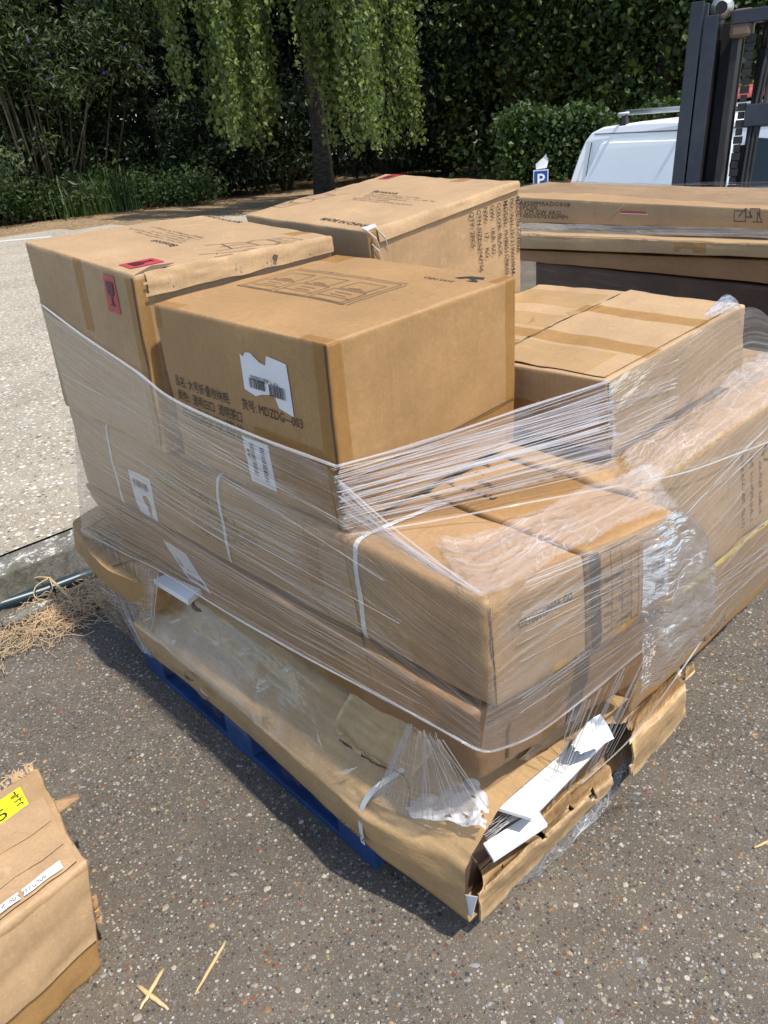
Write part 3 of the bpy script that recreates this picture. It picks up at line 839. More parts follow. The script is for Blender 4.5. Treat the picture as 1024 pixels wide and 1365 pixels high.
# weeping birch
def birch():
    p = (12.13,15.2,0.3215); x, y = p[0], p[1]; z = gz(x, y)+.1
    root = thing('weeping_birch', 'weeping birch with two hanging curtains of small leaves', 'tree', (x, y, z))
    m = MB()
    m.tube([(x, y, z-.1), (x+.05, y, z+1.2), (x-.1, y-.1, z+2.8), (x-.1, y-.2, z+5), (x, y-.3, z+9)], [.28, .2, .15, .11, .04], 12)
    C1 = [(8.598,15.01,3.897), (9.143,14.21,3.798), (10.07,14.07,3.797)]; C2 = [(10.91,13.3,3.707), (11.32,12.55,3.612), (12.24,12.37,3.607)]
    tops = []
    for q in C1+C2:
        e = Vector((q[0], q[1], 7.0+rnd.uniform(-.5, .7))); b = Vector((x-.1, y-.15, z+rnd.uniform(4.4, 6))); md = b.lerp(e, .5)+Vector((0, 0, .8))
        m.tube([b, md, e], [.09, .055, .02], 7); tops.append(e)
    m.build('trunk', M_BIRCH, root, True)
    Ls = []; Al = []; tw = MB()
    def curtain(cs, n, bot, wd):
        bun = None
        for i in range(n):
            if i % 6 == 0:
                t = rnd.random()*(len(cs)-1); k = min(int(t), len(cs)-2); c = Vector(cs[k]).lerp(Vector(cs[k+1]), t-k)
                vw = Vector((c.x, c.y, 0)).normalized(); sx = Vector((vw.y, -vw.x, 0)); f = t/(len(cs)-1)
                bun = (c + vw*rnd.gauss(0, .6) + sx*rnd.gauss(0, wd*1.4), bot(f) + abs(rnd.gauss(0, .8)), rnd.uniform(3.6, 7.6))
            c = bun[0] + vw*rnd.gauss(0, .10) + sx*rnd.gauss(0, .075)
            zt = bun[2]+rnd.gauss(0, .2); zb = bun[1]+abs(rnd.gauss(0, .28))
            if zb > zt-.5: continue
            ph = rnd.uniform(0, 6); dx = rnd.gauss(0, .12); pts = []
            m_ = int((zt-zb)/.068)
            for j in range(m_):
                s = j/m_
                q = Vector((c.x+dx*s+.05*math.sin(ph+s*5), c.y+dx*s*.5+.05*math.cos(ph+s*4), zt+(zb-zt)*s))
                if j % 12 == 0: pts.append(q)
                for _ in range(2): Ls.append((q.x+rnd.gauss(0, .06), q.y+rnd.gauss(0, .06), q.z+rnd.gauss(0, .04))); Al.append((rnd.gauss(0, .6), rnd.gauss(0, .6), -1))
            if len(pts) > 1 and i % 3 == 0: tw.tube(pts, .005, 4, False)
    curtain(C1, 168, lambda f: max(.95, 3.1-4.6*f)+.25*math.sin(f*9), .17)
    curtain(C2, 168, lambda f: 2.0-1.55*min(1, f*1.7)+(1.6*max(0, f-.65)), .17)
    curtain([(10.55,13.33,3.705), (10.95,12.74,3.632)], 95, lambda f: 2.3, .2)
    leaves_obj('crown', np.array(Ls), .088, M_LBIRCH, root, (x, y, z), aspect=.72, along=np.array(Al), jitter=.35, up=.1)
    tw.build('twigs', M_BARK, root)
    # upper crown
    k = 70; d = unit(nr.normal(size=(k, 3))); cs = np.array([x+1.2, y+1.7, z+8.4]) + d*np.array([2.6, 2.6, 1.3])
    leaves_obj('upper_crown', clumps(cs, 55, (.4, .4, .4)), .16, M_LBIRCH, root, (x, y, z), aspect=.7)
birch()
# buddleia
def buddleia():
    p = (7.528,20,0.6551); x, y = p[0], p[1]; z = gz(x, y)+PADH
    root = thing('buddleia_bush', 'tall bush with narrow leaves and purple flower spikes at the left', 'bush', (x, y, z))
    m = MB(); cs = []; tips = []
    sx = Vector((y, -x, 0)).normalized()
    for i in range(26):
        a = rnd.uniform(-1, 1); b = Vector((x, y, z-.05)) + sx*a*1.35 + Vector((rnd.uniform(-.4, .4), rnd.uniform(-.3, .3), 0))
        e = b + sx*(a*1.7+rnd.gauss(0, .45)) + Vector((rnd.gauss(0, .4), rnd.gauss(0, .4), rnd.uniform(3.0, 6.2)))
        md = b.lerp(e, .45) + Vector((0, 0, .35))
        m.tube([b, md, e], [.034, .022, .006], 6)
        for _ in range(5):
            f = md.lerp(e, rnd.random()); g2 = f + Vector((rnd.gauss(0, .35), rnd.gauss(0, .35), rnd.uniform(.1, .6))); m.tube([f, g2], [.011, .003], 5); tips.append(g2); cs += [g2, f.lerp(g2, .5)]
        cs += [e, md.lerp(e, .6), md.lerp(e, .8)]; tips.append(e)
    m.build('stem', M_STEM, root, True)
    cs = np.array([tuple(c) for c in cs]); low = np.stack([nr.normal(x, 1.2, 46), nr.normal(y, .8, 46), z+nr.uniform(.3, 1.7, 46)], 1)
    P = clumps(np.vstack([cs, low]), 90, (.22, .22, .18))
    leaves_obj('foliage', P, .155, M_LBUD, root, (x, y, z), aspect=.3, up=.4)
    nfl = 0
    tips.sort(key=lambda t: t.x*x+t.y*y)
    for t in tips[:60]:
        if t.z < 2.2 or rnd.random() < .4: continue
        d = Vector((rnd.gauss(0, .5), rnd.gauss(0, .5), .7)).normalized(); L = rnd.uniform(.12, .2)
        q0 = t + Vector((-x, -y, 0)).normalized()*.15
        fl = MB(); fl.tube([q0, q0+d*L*.3, q0+d*L], [.022, .035, .006], 7); fl.build('flower_spike', M_FLOW, root, True)
buddleia()
# low plants and grass tuft at the foot of the trees
for p, lb in [((5.778,20.29,0.3738), 'low green plant at the left edge of the gravel'), ((6.641,20.18,0.2626), 'low bright green plant below the flowering bush'), ((7.407,20.05,0.1645), 'low leafy plant left of the grass tuft'), ((8.095,20.22,0.1563), 'small low plant touching the grass tuft'),
              ((9.853,18.96,-0.04309), 'low plant right of the grass tuft'), ((10.34,18.07,-0.0341), 'low plant behind the left tall carton')]:
    shrub('low_plant', lb, p, .75, .72, M_LMID, 2200, .10, 'low plants along the gravel', 'plant', stems=5)
def tuft():
    p = (8.577,19.28,0.1152); x, y = p[0], p[1]; z = gz(x, y)+PADH
    V = []; F = []
    for i in range(520):
        bx, by = x+rnd.gauss(0, .55), y+rnd.gauss(0, .35); a = rnd.uniform(0, 6.28); L = rnd.uniform(.5, 1.1); ln = rnd.uniform(.1, .5)
        dx, dy = math.cos(a), math.sin(a); w = .012; k = len(V)
        for j, (t, ww) in enumerate(((0, 1), (.5, .9), (.85, .5), (1, .05))):
            o = ln*t*t*L; h = L*t*(1-.25*ln*t)
            V += [(bx+dx*o-dy*w*ww, by+dy*o+dx*w*ww, z+h), (bx+dx*o+dy*w*ww, by+dy*o-dx*w*ww, z+h)]
        for j in range(3): F.append((k+2*j, k+2*j+1, k+2*j+3, k+2*j+2))
    o = put('grass_tuft', mesh_py('grass_tuft', V, F), M_LGRASS)
    tag(o, 'tuft of long green grass at the edge of the gravel under the trees', 'grass', kind='stuff')
tuft()

# ------------------------------------------------------------------ parking sign
def sign():
    p = (7.221,5.373,0.9549); x, y = p[0], p[1]; z = gz(x, y)
    root = thing('parking_sign', 'small blue parking sign with a white letter on a thin post beside the hedge', 'sign', (x, y, z))
    m = MB(); m.cyl((x+.02, y+.02, z), (x+.02, y+.02, 1.02), .02, 10); m.build('post', plain('galvanised', (.35, .36, .37), .45, .8), root, True)
    vw = Vector((-x, -y, 0)).normalized(); sx = Vector((-vw.y, vw.x, 0)); up = Vector((0, 0, 1))
    c = Vector((x, y, .955)); q = lambda a, b, o: c + sx*a + up*b + vw*o
    m = MB(); m.ext([q(-.078, -.10, 0), q(.078, -.10, 0), q(.078, .085, 0), q(-.078, .085, 0)], -vw*.006); m.build('white_border', plain('sign_white', (.75, .76, .78), .4), root)
    m = MB(); m.ext([q(-.068, -.09, .004), q(.068, -.09, .004), q(.068, .075, .004), q(-.068, .075, .004)], -vw*.003); m.build('blue_panel', plain('sign_blue', (.01, .07, .30), .4), root)
    V, F = text_mesh('P', 'CENTER', .02)
    put('printed_letter', rebase(mesh_py('printed_letter', [q(a*.125, b*.125-.07, .008) for a, b in V], F), root), plain('letter_white', (.8, .8, .8), .5), root)
    tag_v = [q(-.05, .09, -.01), q(.06, .10, -.01), q(.075, .16, -.02), (q(.05, .235, -.01)), q(.02, .20, -.02), q(-.02, .17, -.01), q(-.055, .14, -.02)]
    m = MB(); m.ext(tag_v, -vw*.003)
    o = m.build('torn_bag', M_PAPER, None); tag(o, 'torn scrap of white plastic caught on top of the parking sign', 'plastic scrap')
sign()

# ------------------------------------------------------------------ white van
def van():
    A = Vector((9.326,6.556,0.6355)); B = Vector((9.104,3.889,0.662)); A.z = B.z = 0
    fw = (B-A).normalized(); out = Vector((fw.y, -fw.x, 0))
    if out.dot(-A) < 0: out = -out
    Wd = .88; z0 = gz(A.x, A.y-1)-.02
    o0 = A - out*Wd; o0.z = z0
    root = thing('parked_van', 'white panel van with roof bars parked behind the wrapped pallets', 'van', tuple(o0))
    Q = lambda x, y, z: o0 + fw*x + out*y + Vector((0, 0, z))
    H = 1.75
    ol = [(.0, .35), (-.02, .75), (.04, 1.05), (.14, 1.42), (.20, 1.58), (.28, 1.67), (.42, 1.72), (1.0, H+.01), (1.7, H+.015), (2.35, H-.01), (2.75, 1.66), (3.0, 1.53), (3.3, 1.27), (3.55, 1.07), (3.95, .98), (4.25, .86), (4.36, .66), (4.38, .4), (4.2, .28), (.15, .28)]
    cx, cz = 2.1, 1.0
    wz = lambda z: Wd if z < .95 else Wd - .17*((z-.95)/.8)**1.4
    rings = []
    for sgn, dy, ins in ((1, 0, .05), (1, .025, .02), (1, .09, 0), (-1, .09, 0), (-1, .025, .02), (-1, 0, .05)):
        rg = []
        for x, z in ol:
            dx, dz = cx-x, cz-z; L = math.hypot(dx, dz)
            xx, zz = x+dx/L*ins, z+dz/L*ins
            rg.append(Q(xx, sgn*(wz(zz)-dy), zz))
        rings.append(rg)
    n = len(ol); V = [v for r in rings for v in r]; F = []
    for i in range(5):
        for j in range(n): F.append((i*n+j, i*n+(j+1) % n, (i+1)*n+(j+1) % n, (i+1)*n+j))
    F += [tuple(range(n)), tuple(range(6*n-1, 5*n-1, -1))]
    white = plain('van_white', (.84, .86, .86), .25, vary=.02, bscale=8)
    me = mesh_py('body', V, F); bm = bmesh.new(); bm.from_mesh(me); bmesh.ops.recalc_face_normals(bm, faces=bm.faces)
    for f in bm.faces: f.smooth = len(f.verts) == 4
    bm.to_mesh(me); bm.free(); put('body', rebase(me, root), white, root)
    glass = plain('dark_glass', (.012, .02, .02), .05, vary=.1)
    for sgn in (1, -1):
        m = MB()   # blanked window pressing on the side
        pts = []
        for cxx, czz, a0 in ((2.2, 1.47, 0), (.55, 1.47, 90), (.38, 1.06, 180), (2.25, 1.02, 270)):
            for k in range(4):
                a = math.radians(a0+30*k); pts.append((cxx+.08*math.cos(a), czz+.08*math.sin(a)))
        m.ext([Q(x, sgn*(wz(z)-.012), z) for x, z in pts], out*sgn*.03)
        m.build('window_blank', white, root, bevel=.012, seg=2)
        m = MB()
        m.ext([Q(x, sgn*(wz(z)-.012), z) for x, z in ((2.42, 1.05), (3.22, 1.08), (2.92, 1.42), (2.76, 1.52), (2.42, 1.55))], out*sgn*.02); m.build('door_window', glass, root)
        for wx in (.75, 3.5):
            m = MB(); m.cyl(Q(wx, sgn*(Wd-.2), .31), Q(wx, sgn*(Wd-.01), .31), .31, 22)
            wh = m.build('wheel', plain('tyre_rubber', (.02, .02, .02), .9), root)
            m = MB(); m.cyl(Q(wx, sgn*(Wd-.03), .31), Q(wx, sgn*(Wd+.0), .31), .19, 18); m.build('rim', plain('steel_rim', (.3, .3, .3), .4, .6), wh)
        m = MB(); m.box(Q(3.2, sgn*(Wd+.1), 1.12), (.16, .16, .2)); m.build('mirror', M_INK, root, bevel=.04)
        for xs in (.34, 2.36):
            m = MB(); m.tube([Q(xs, sgn*(wz(z)+.001), z) for z in (.35, .7, .95, 1.1, 1.25, 1.4, 1.55)], .006, 5); m.build('door_seam', M_INK, root)
        m = MB(); m.tube([Q(x, sgn*(wz(1.64)-.006), 1.645) for x in (.36, 1, 1.7, 2.4, 2.7)], .009, 6); m.build('roof_gutter', plain('grey_trim', (.10, .11, .11), .5), root)
        m = MB(); m.box(Q(.06, sgn*(Wd-.09), .95), (.1, .12, .34)); m.build('tail_light', plain('red_lens', (.30, .012, .012), .2), root, bevel=.02)
    m = MB(); ws = [(3.05, 1.50, .62), (3.53, 1.09, .78)]
    m.ext([Q(3.53, .76, 1.115), Q(3.53, -.76, 1.115), Q(3.03, -.62, 1.535), Q(3.03, .62, 1.535)], fw*.02+Vector((0, 0, .014))); m.build('windscreen', glass, root, bevel=.01)
    al = plain('aluminium_bar', (.42, .44, .45), .35, .7)
    for bx in (.75, 1.75):
        m = MB(); 
        m.tube([Q(bx, .80, H+.105), Q(bx, -.80, H+.105)], .022, 10)
        b = m.build('roof_bar', al, root, True)
        m = MB()
        for s2 in (.66, -.66):
            m = MB(); m.hexa([Q(bx-.05, s2+.05, H-.04), Q(bx+.05, s2+.05, H-.04), Q(bx+.05, s2-.05, H-.04), Q(bx-.05, s2-.05, H-.04), Q(bx-.02, s2+.02, H+.10), Q(bx+.02, s2+.02, H+.10), Q(bx+.02, s2-.02, H+.10), Q(bx-.02, s2-.02, H+.10)])
            m.build('bar_foot', M_INK, b)
    m = MB(); m.tube([Q(.7, .58, H+.115), Q(1.85, .56, H+.115)], .03, 8); m.build('ladder_rail', al, root, True)
    m = MB(); m.box(Q(4.36, 0, .45), (.1, 1.5, .2), Matrix.Rotation(math.atan2(fw.y, fw.x), 3, 'Z')); m.build('bumper', M_INK, root, bevel=.03)
van()
# red roofed vehicle far right
def redvan():
    p = (13.08,5.534,1.583); x, y = p[0], p[1]; z0 = gz(x, y)
    root = thing('red_lorry', 'vehicle with a faded red roof far off behind the forklift mast', 'lorry', (x, y, z0))
    vw = Vector((-x, -y, 0)).normalized(); sx = Vector((-vw.y, vw.x, 0)); R_ = Matrix.Rotation(math.atan2(sx.y, sx.x), 3, 'Z')
    m = MB(); m.box((x, y, z0+1.15), (1.6, 2.2, 1.5), R_); m.build('cab', plain('lorry_grey', (.30, .31, .32), .4), root, bevel=.08)
    m = MB(); zt = p[2]
    a = Vector((x, y, zt)); q = lambda u, d, h: a + sx*u + vw*d + Vector((0, 0, h))
    m.hexa([q(-.75, 1.15, -.10), q(.9, 1.15, -.04), q(.9, -.9, -.02), q(-.75, -.9, -.1), q(-.72, 1.1, -.0), q(.9, 1.1, .16), q(.9, -.9, .2), q(-.72, -.9, .05)])
    m.build('roof', plain('faded_red_paint', (.42, .07, .06), .55), root, bevel=.03)
    for u in (-.55, .55):
        for d in (.9, -.9):
            m = MB(); m.cyl(q(u-.1, d, z0-zt+.38), q(u+.1, d, z0-zt+.38), .38, 16); m.build('wheel', M_INK, root)
    m = MB(); m.box(q(.05, 1.11, -.30), (1.25, .04, .32), R_); m.build('windscreen', plain('lorry_glass', (.03, .04, .045), .08), root)
redvan()

# ------------------------------------------------------------------ forklift
def forklift():
    a = Vector((4.405,2.366,1.196)); x, y = a.x, a.y; z0 = gz(x, y)
    root = thing('forklift', 'dark steel forklift with upright mast behind the second pallet', 'forklift', (x, y, z0))
    st = plain('mast_steel', (.034, .038, .047), .42, .35, bump=.15, bscale=25, vary=.35)
    stg = plain('mast_greasy_steel', (.022, .02, .018), .5, .3, bump=.5, bscale=30, vary=.5)
    rust = plain('mast_rusty_steel', (.15, .105, .075), .7, .2, bump=.6, bscale=40, vary=.4)
    fwd = Vector((-.95, -.31, 0)).normalized()   # towards the forks
    sx = Vector((-fwd.y, fwd.x, 0))
    if sx.dot(Vector((.75, -.65, 0))) < 0: sx = -sx
    o = Vector((x, y, z0)); Q = lambda u, d, h: o + sx*u + fwd*(d-.15*(h-1.3)) + Vector((0, 0, h))   # mast tilted back
    def prism(m, u0, u1, d0, d1, h0, h1): m.hexa([Q(u0, d0, h0), Q(u1, d0, h0), Q(u1, d1, h0), Q(u0, d1, h0), Q(u0, d0, h1), Q(u1, d0, h1), Q(u1, d1, h1), Q(u0, d1, h1)])
    HT = 2.07 - z0
    for k, (us, mir) in enumerate(((0, 1), (.92, -1))):
        f = lambda a_, b_: (us+mir*a_, us+mir*b_)
        m = MB(); prism(m, *f(0, .066), .0, .02, .05, HT); prism(m, *f(0, .02), -.14, -.001, .05, HT); prism(m, *f(.0, .066), -.16, -.141, .05, HT)
        m.build('outer_mast_rail', st, root, bevel=.004)
        m = MB(); prism(m, *f(.074, .146), -.004, .02, .1, HT-.07); m.build('inner_mast_rail', st, root, bevel=.004)
        m = MB(); prism(m, *f(.126, .145), -.20, -.006, .1, HT-.08); prism(m, *f(.08, .26), -.222, -.2015, .1, HT-.1); m.build('inner_rail_web', stg, root, bevel=.003)
        m = MB(); prism(m, *f(.215, .25), -.20, -.04, .1, HT-.12); m.build('inner_rail_flange', stg, root, bevel=.003)
        # chain made of plates
        m = MB(); zz = .12; i = 0
        while zz < HT-.2:
            w = .02 if i % 2 else .032
            prism(m, *f(.305-w/2+.0, .305+w/2+.012), -.05, -.03, zz, zz+.035); zz += .04; i += 1
        m.build('lift_chain', stg, root)
        m = MB(); m.tube([Q(us+mir*.15, -.01, HT-.04), Q(us+mir*.15, -.06, HT-.04)], .055, 20); pl = m.build('chain_pulley', plain('pulley_bright', (.6, .57, .52), .3, .8), root, True)
        m = MB(); m.tube([Q(us+mir*.15, -.005, HT-.04), Q(us+mir*.15, .0, HT-.04)], .03, 14); m.build('pulley_hub', stg, pl)
        m = MB(); m.tube([Q(us+mir*.37, -.1, .1), Q(us+mir*.37, -.1, HT-.25)], .026, 12); m.tube([Q(us+mir*.37, -.1, HT-.25), Q(us+mir*.37, -.1, HT-.1)], .016, 10); m.build('lift_cylinder', stg, root, True)
    m = MB(); prism(m, .21, .71, -.08, -.0, HT-.125, HT-.06); m.build('top_crossbeam', st, root, bevel=.006)
    m = MB(); prism(m, .20, .31, -.15, -.005, HT-.19, HT-.055); m.build('corner_gusset', rust, root, bevel=.02)
    m = MB(); prism(m, .33, .60, -.10, -.02, HT-.61, HT-.50); m.build('middle_crossbeam', st, root, bevel=.006)
    m = MB(); prism(m, .41, .44, -.08, -.05, HT-.50, HT-.13); prism(m, .45, .466, -.08, -.05, HT-.50, HT-.25); m.build('tie_rod', rust, root)
    for k in range(3):
        m = MB(); u = .345+.02*k
        pts = [Q(u, -.03+.012*k, .2), Q(u+.005, -.03, .9), Q(u+.02, -.04, 1.5), Q(u+.045, -.05, HT-.3), Q(u+.085, -.06, HT-.17), Q(u+.12, -.06, HT-.22), Q(u+.125, -.06, HT-.4)]
        m.tube(pts, .0085, 8); m.build('hydraulic_hose', M_INK, root, True)
    m = MB(); pts = []
    for i in range(90):
        t = i/89; pts.append(Q(.53-.06*t+.016*math.cos(i*.9), -.05+.016*math.sin(i*.9), HT-.62-.75*t))
    m.tube(pts, .0045, 5); m.build('coiled_cable', M_INK, root, True)
    m = MB(); 
    for k in range(14):
        a1 = 2*math.pi*k/14
    pts = [Q(.33+.055*math.cos(t*.449)*1.0, -.12, 1.62-z0-.0+.10*math.sin(t*.449)-.35) for t in range(14)]
    m.ext(pts, fwd*-.03); m.build('hose_guard', stg, root, bevel=.006)
    # carriage, forks and truck body, low behind the second pallet
    m = MB(); prism(m, .05, .87, .03, .07, .35, .45); prism(m, .05, .87, .03, .07, .75, .83); m.build('fork_carriage', st, root)
    for u in (.22, .62):
        m = MB(); prism(m, u, u+.1, .071, .11, .06, .8); prism(m, u, u+.1, .111, .6, .06, .095); m.build('fork', stg, root)
    m = MB(); prism(m, -.05, .97, -1.5, -.28, .22, .72); prism(m, 0, .92, -2.1, -1.501, .25, .85); m.build('chassis', plain('truck_yellow', (.45, .28, .02), .4), root, bevel=.03)
    for u in (-.14, .92):
        for d, r in ((-.45, .3), (-1.7, .25)):
            m = MB(); m.cyl(Q(u, d, r), Q(u+.16, d, r), r, 20); m.build('wheel', M_INK, root)
forklift()

# ------------------------------------------------------------------ second pallet
def pile2():
    B1 = Carton('flat_carton', 'long flat carton with a small red sticker on top of the second pallet', N=(3.45,1.116,1.191), R=tuple(Vector((3.45,1.116,1.191))+Vector((.66, .03, .0))), L=(3.52,3.032,1.234), B=tuple(Vector((3.52,3.032,1.234))+Vector((.66, .03, .0))),
                n=(3.45,1.103,1.122), r=tuple(Vector((3.45,1.103,1.122))+Vector((.66, .03, .0))), l=(3.52,3.036,1.096), mat=M_K1, rad=.004, dent=.003, bulge=.003, res=16)
    for i, (s_, w) in enumerate((('A4500MBADOB08', 1), ('1PC0X', 1), ('1 CM GW 6KG', 1), ('1400X570X60MM', 1))):
        B1.text(s_, 'left', .15, .70-.17*i, .0125, M_INKF, sx=2.3, spacing=1.1)
    B1.patch('red_sticker', 'left', .475, .52, .545, .64, M_RED, nu=6, nv=3); B1.patch('sticker_white_edge', 'left', .475, .51, .55, .535, M_PAPER, nu=6, nv=2, off=.002)
    B1.text('CE', 'left', .842, .60, .036, M_INKF, sx=1.9)
    B1.strokes('printed_symbol', 'left', .775, .58, [[(0, 0), (.03, .03), (.06, 0), (.03, .0), (.03, .03)], [(.05, .0), (.05, .03), (.09, .03), (.09, 0)]], M_INKF, .004)
    B1.strokes('printed_symbol', 'left', .765, .36, [[(0, 0), (.05, 0), (.05, .035), (0, .035), (0, 0)], [(.08, 0), (.12, 0), (.1, .035), (.1, 0)], [(.15, 0), (.2, 0), (.2, .035)]], M_INKF, .003)
    B1.strokes('crease', 'left', .42, .02, [[(0, 0), (.22, .11)]], M_K3, .006)
    z = Vector((.62, .03, 0))
    N, L, n, l = (3.34,1.058,1.083), (3.42,2.951,1.053), (3.34,1.049,1.032), (3.42,2.953,0.9774)
    B2 = Carton('flat_carton', 'flat carton with a torn corrugated front edge under the red stickered one', N=N, R=tuple(Vector(N)+z), L=L, B=tuple(Vector(L)+z), n=n, r=tuple(Vector(n)+z), l=l, mat=M_K3, rad=.003, dent=.004, bulge=.002, res=16, crush=1)
    B2.patch('torn_edge', 'left', 0.0, .86, 1, .99, M_KT, nu=60, nv=2, outline=lambda a, b: b < .5 or noise.noise((a*60, 3, 1)) > -.1)
    B2.patch('brown_tape', 'left', .62, .2, .70, .95, M_TAPE)
    N, L, n, l = (3.4,1.066,1.012), (3.46,2.988,0.9613), (3.4,1.048,0.9103), (3.46,2.989,0.9163)
    B3 = Carton('flat_carton', 'sagging brown flat carton at the top of the dark wrapped stack', N=N, R=tuple(Vector(N)+z), L=L, B=tuple(Vector(L)+z), n=n, r=tuple(Vector(n)+z), l=l, mat=M_K4, rad=.003, dent=.006, bulge=.006, res=16)
    lo = gz(3.7, 2)
    N, L = (3.42,1.053,0.9002), (3.48,2.617,0.9234)
    N = (N[0], N[1], N[2]-.012)
    L = (L[0], L[1], L[2]-.012)
    n, l = (N[0], N[1], lo+.14), (L[0], L[1], lo+.14)
    zz = Vector((.60, .02, 0))
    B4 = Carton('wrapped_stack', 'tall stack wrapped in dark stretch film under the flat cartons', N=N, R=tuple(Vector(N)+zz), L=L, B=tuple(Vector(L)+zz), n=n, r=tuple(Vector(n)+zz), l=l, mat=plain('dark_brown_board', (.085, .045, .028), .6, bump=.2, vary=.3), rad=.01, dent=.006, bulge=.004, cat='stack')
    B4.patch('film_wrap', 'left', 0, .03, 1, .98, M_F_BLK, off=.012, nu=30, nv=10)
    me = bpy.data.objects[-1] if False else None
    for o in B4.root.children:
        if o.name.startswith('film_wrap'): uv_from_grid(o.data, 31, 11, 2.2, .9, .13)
    # skid below
    root = thing('wooden_skid', 'wooden skid carrying the dark wrapped stack', 'pallet', (N[0]+.3, (N[1]+L[1])/2, lo))
    wd = plain('skid_wood', (.28, .19, .11), .85, bump=.5, vary=.3)
    for k in range(3):
        m = MB(); m.box((N[0]+.3, N[1]+.1+(L[1]-N[1]-.2)*k/2, lo+.062), (.6, .09, .124)); m.build('bearer', wd, root, bevel=.004)
    for k in range(4):
        m = MB(); m.box((N[0]+.06+.16*k, (N[1]+L[1])/2, lo+.1325), (.1, L[1]-N[1]-.02, .016)); m.build('deck_board', wd, root)
    # film over the top carton and the band between the two
    m1 = Film('stretch_film', 'clear stretch film over the flat cartons of the second pallet', (3.6, 1.9, lo))
    t1 = [Vector(q)+Vector((0, 0, .006)) for q in ((3.51,2.916,1.232), (3.5,2.423,1.227), (3.48,1.92,1.218), (3.46,1.499,1.211), (3.45,1.144,1.198))]
    rows = [[p + Vector((.62*f, .03*f, .006+.012*math.sin(i*1.7+f*3))) for i, p in enumerate(t1)] for f in (0, .3, .65, 1)]
    m1.sheet(rows, M_F_FRONT, 40, 16, .006, 6)
    t1 = [Vector(q) for q in ((3.42,2.949,1.112), (3.4,2.349,1.118), (3.38,1.856,1.127), (3.36,1.444,1.134), (3.34,1.094,1.136))]
    t2 = [Vector(q) for q in ((3.44,2.968,1.057), (3.42,2.361,1.072), (3.4,1.863,1.085), (3.38,1.447,1.096), (3.36,1.094,1.097))]
    m1.sheet([t1, t2], M_F_STR, 40, 6, .004, 5)
pile2()
# ------------------------------------------------------------------ the blue pallet
def pallet():
    x0, x1, y0, y1 = .772, 1.772, 1.05, 2.25
    root = thing('pallet', 'blue painted wooden pallet under the big wrapped load', 'pallet', (1.27, 1.65, 0))
    for i in range(3):
        x = x0+.05+.45*i
        m = MB(); m.box((x, (y0+y1)/2, .011), (.1, 1.2, .022)); m.build('bottom_board', M_BLUE, root, bevel=.003)
        for j in range(3):
            y = y0+.07+.53*j; m = MB(); m.box((x, y, .061), (.1, .14, .076)); m.build('block', M_BLUE, root, bevel=.003)
    for j in range(3):
        m = MB(); m.box((1.272, y0+.07+.53*j, .110), (1.0, .12, .02)); m.build('cross_board', M_BLUE, root, bevel=.003)
    for i in range(7):
        m = MB(); m.box((x0+.06+i*.147, (y0+y1)/2, .1325), (.11, 1.2, .022)); m.build('deck_board', M_BLUE, root, bevel=.003)
pallet()

M_K5 = kraft('kraft_board_mid', (.385, .235, .112))
# ------------------------------------------------------------------ cartons of the load
def V3(p, dx=0, dy=0, dz=0): return (p[0]+dx, p[1]+dy, p[2]+dz)
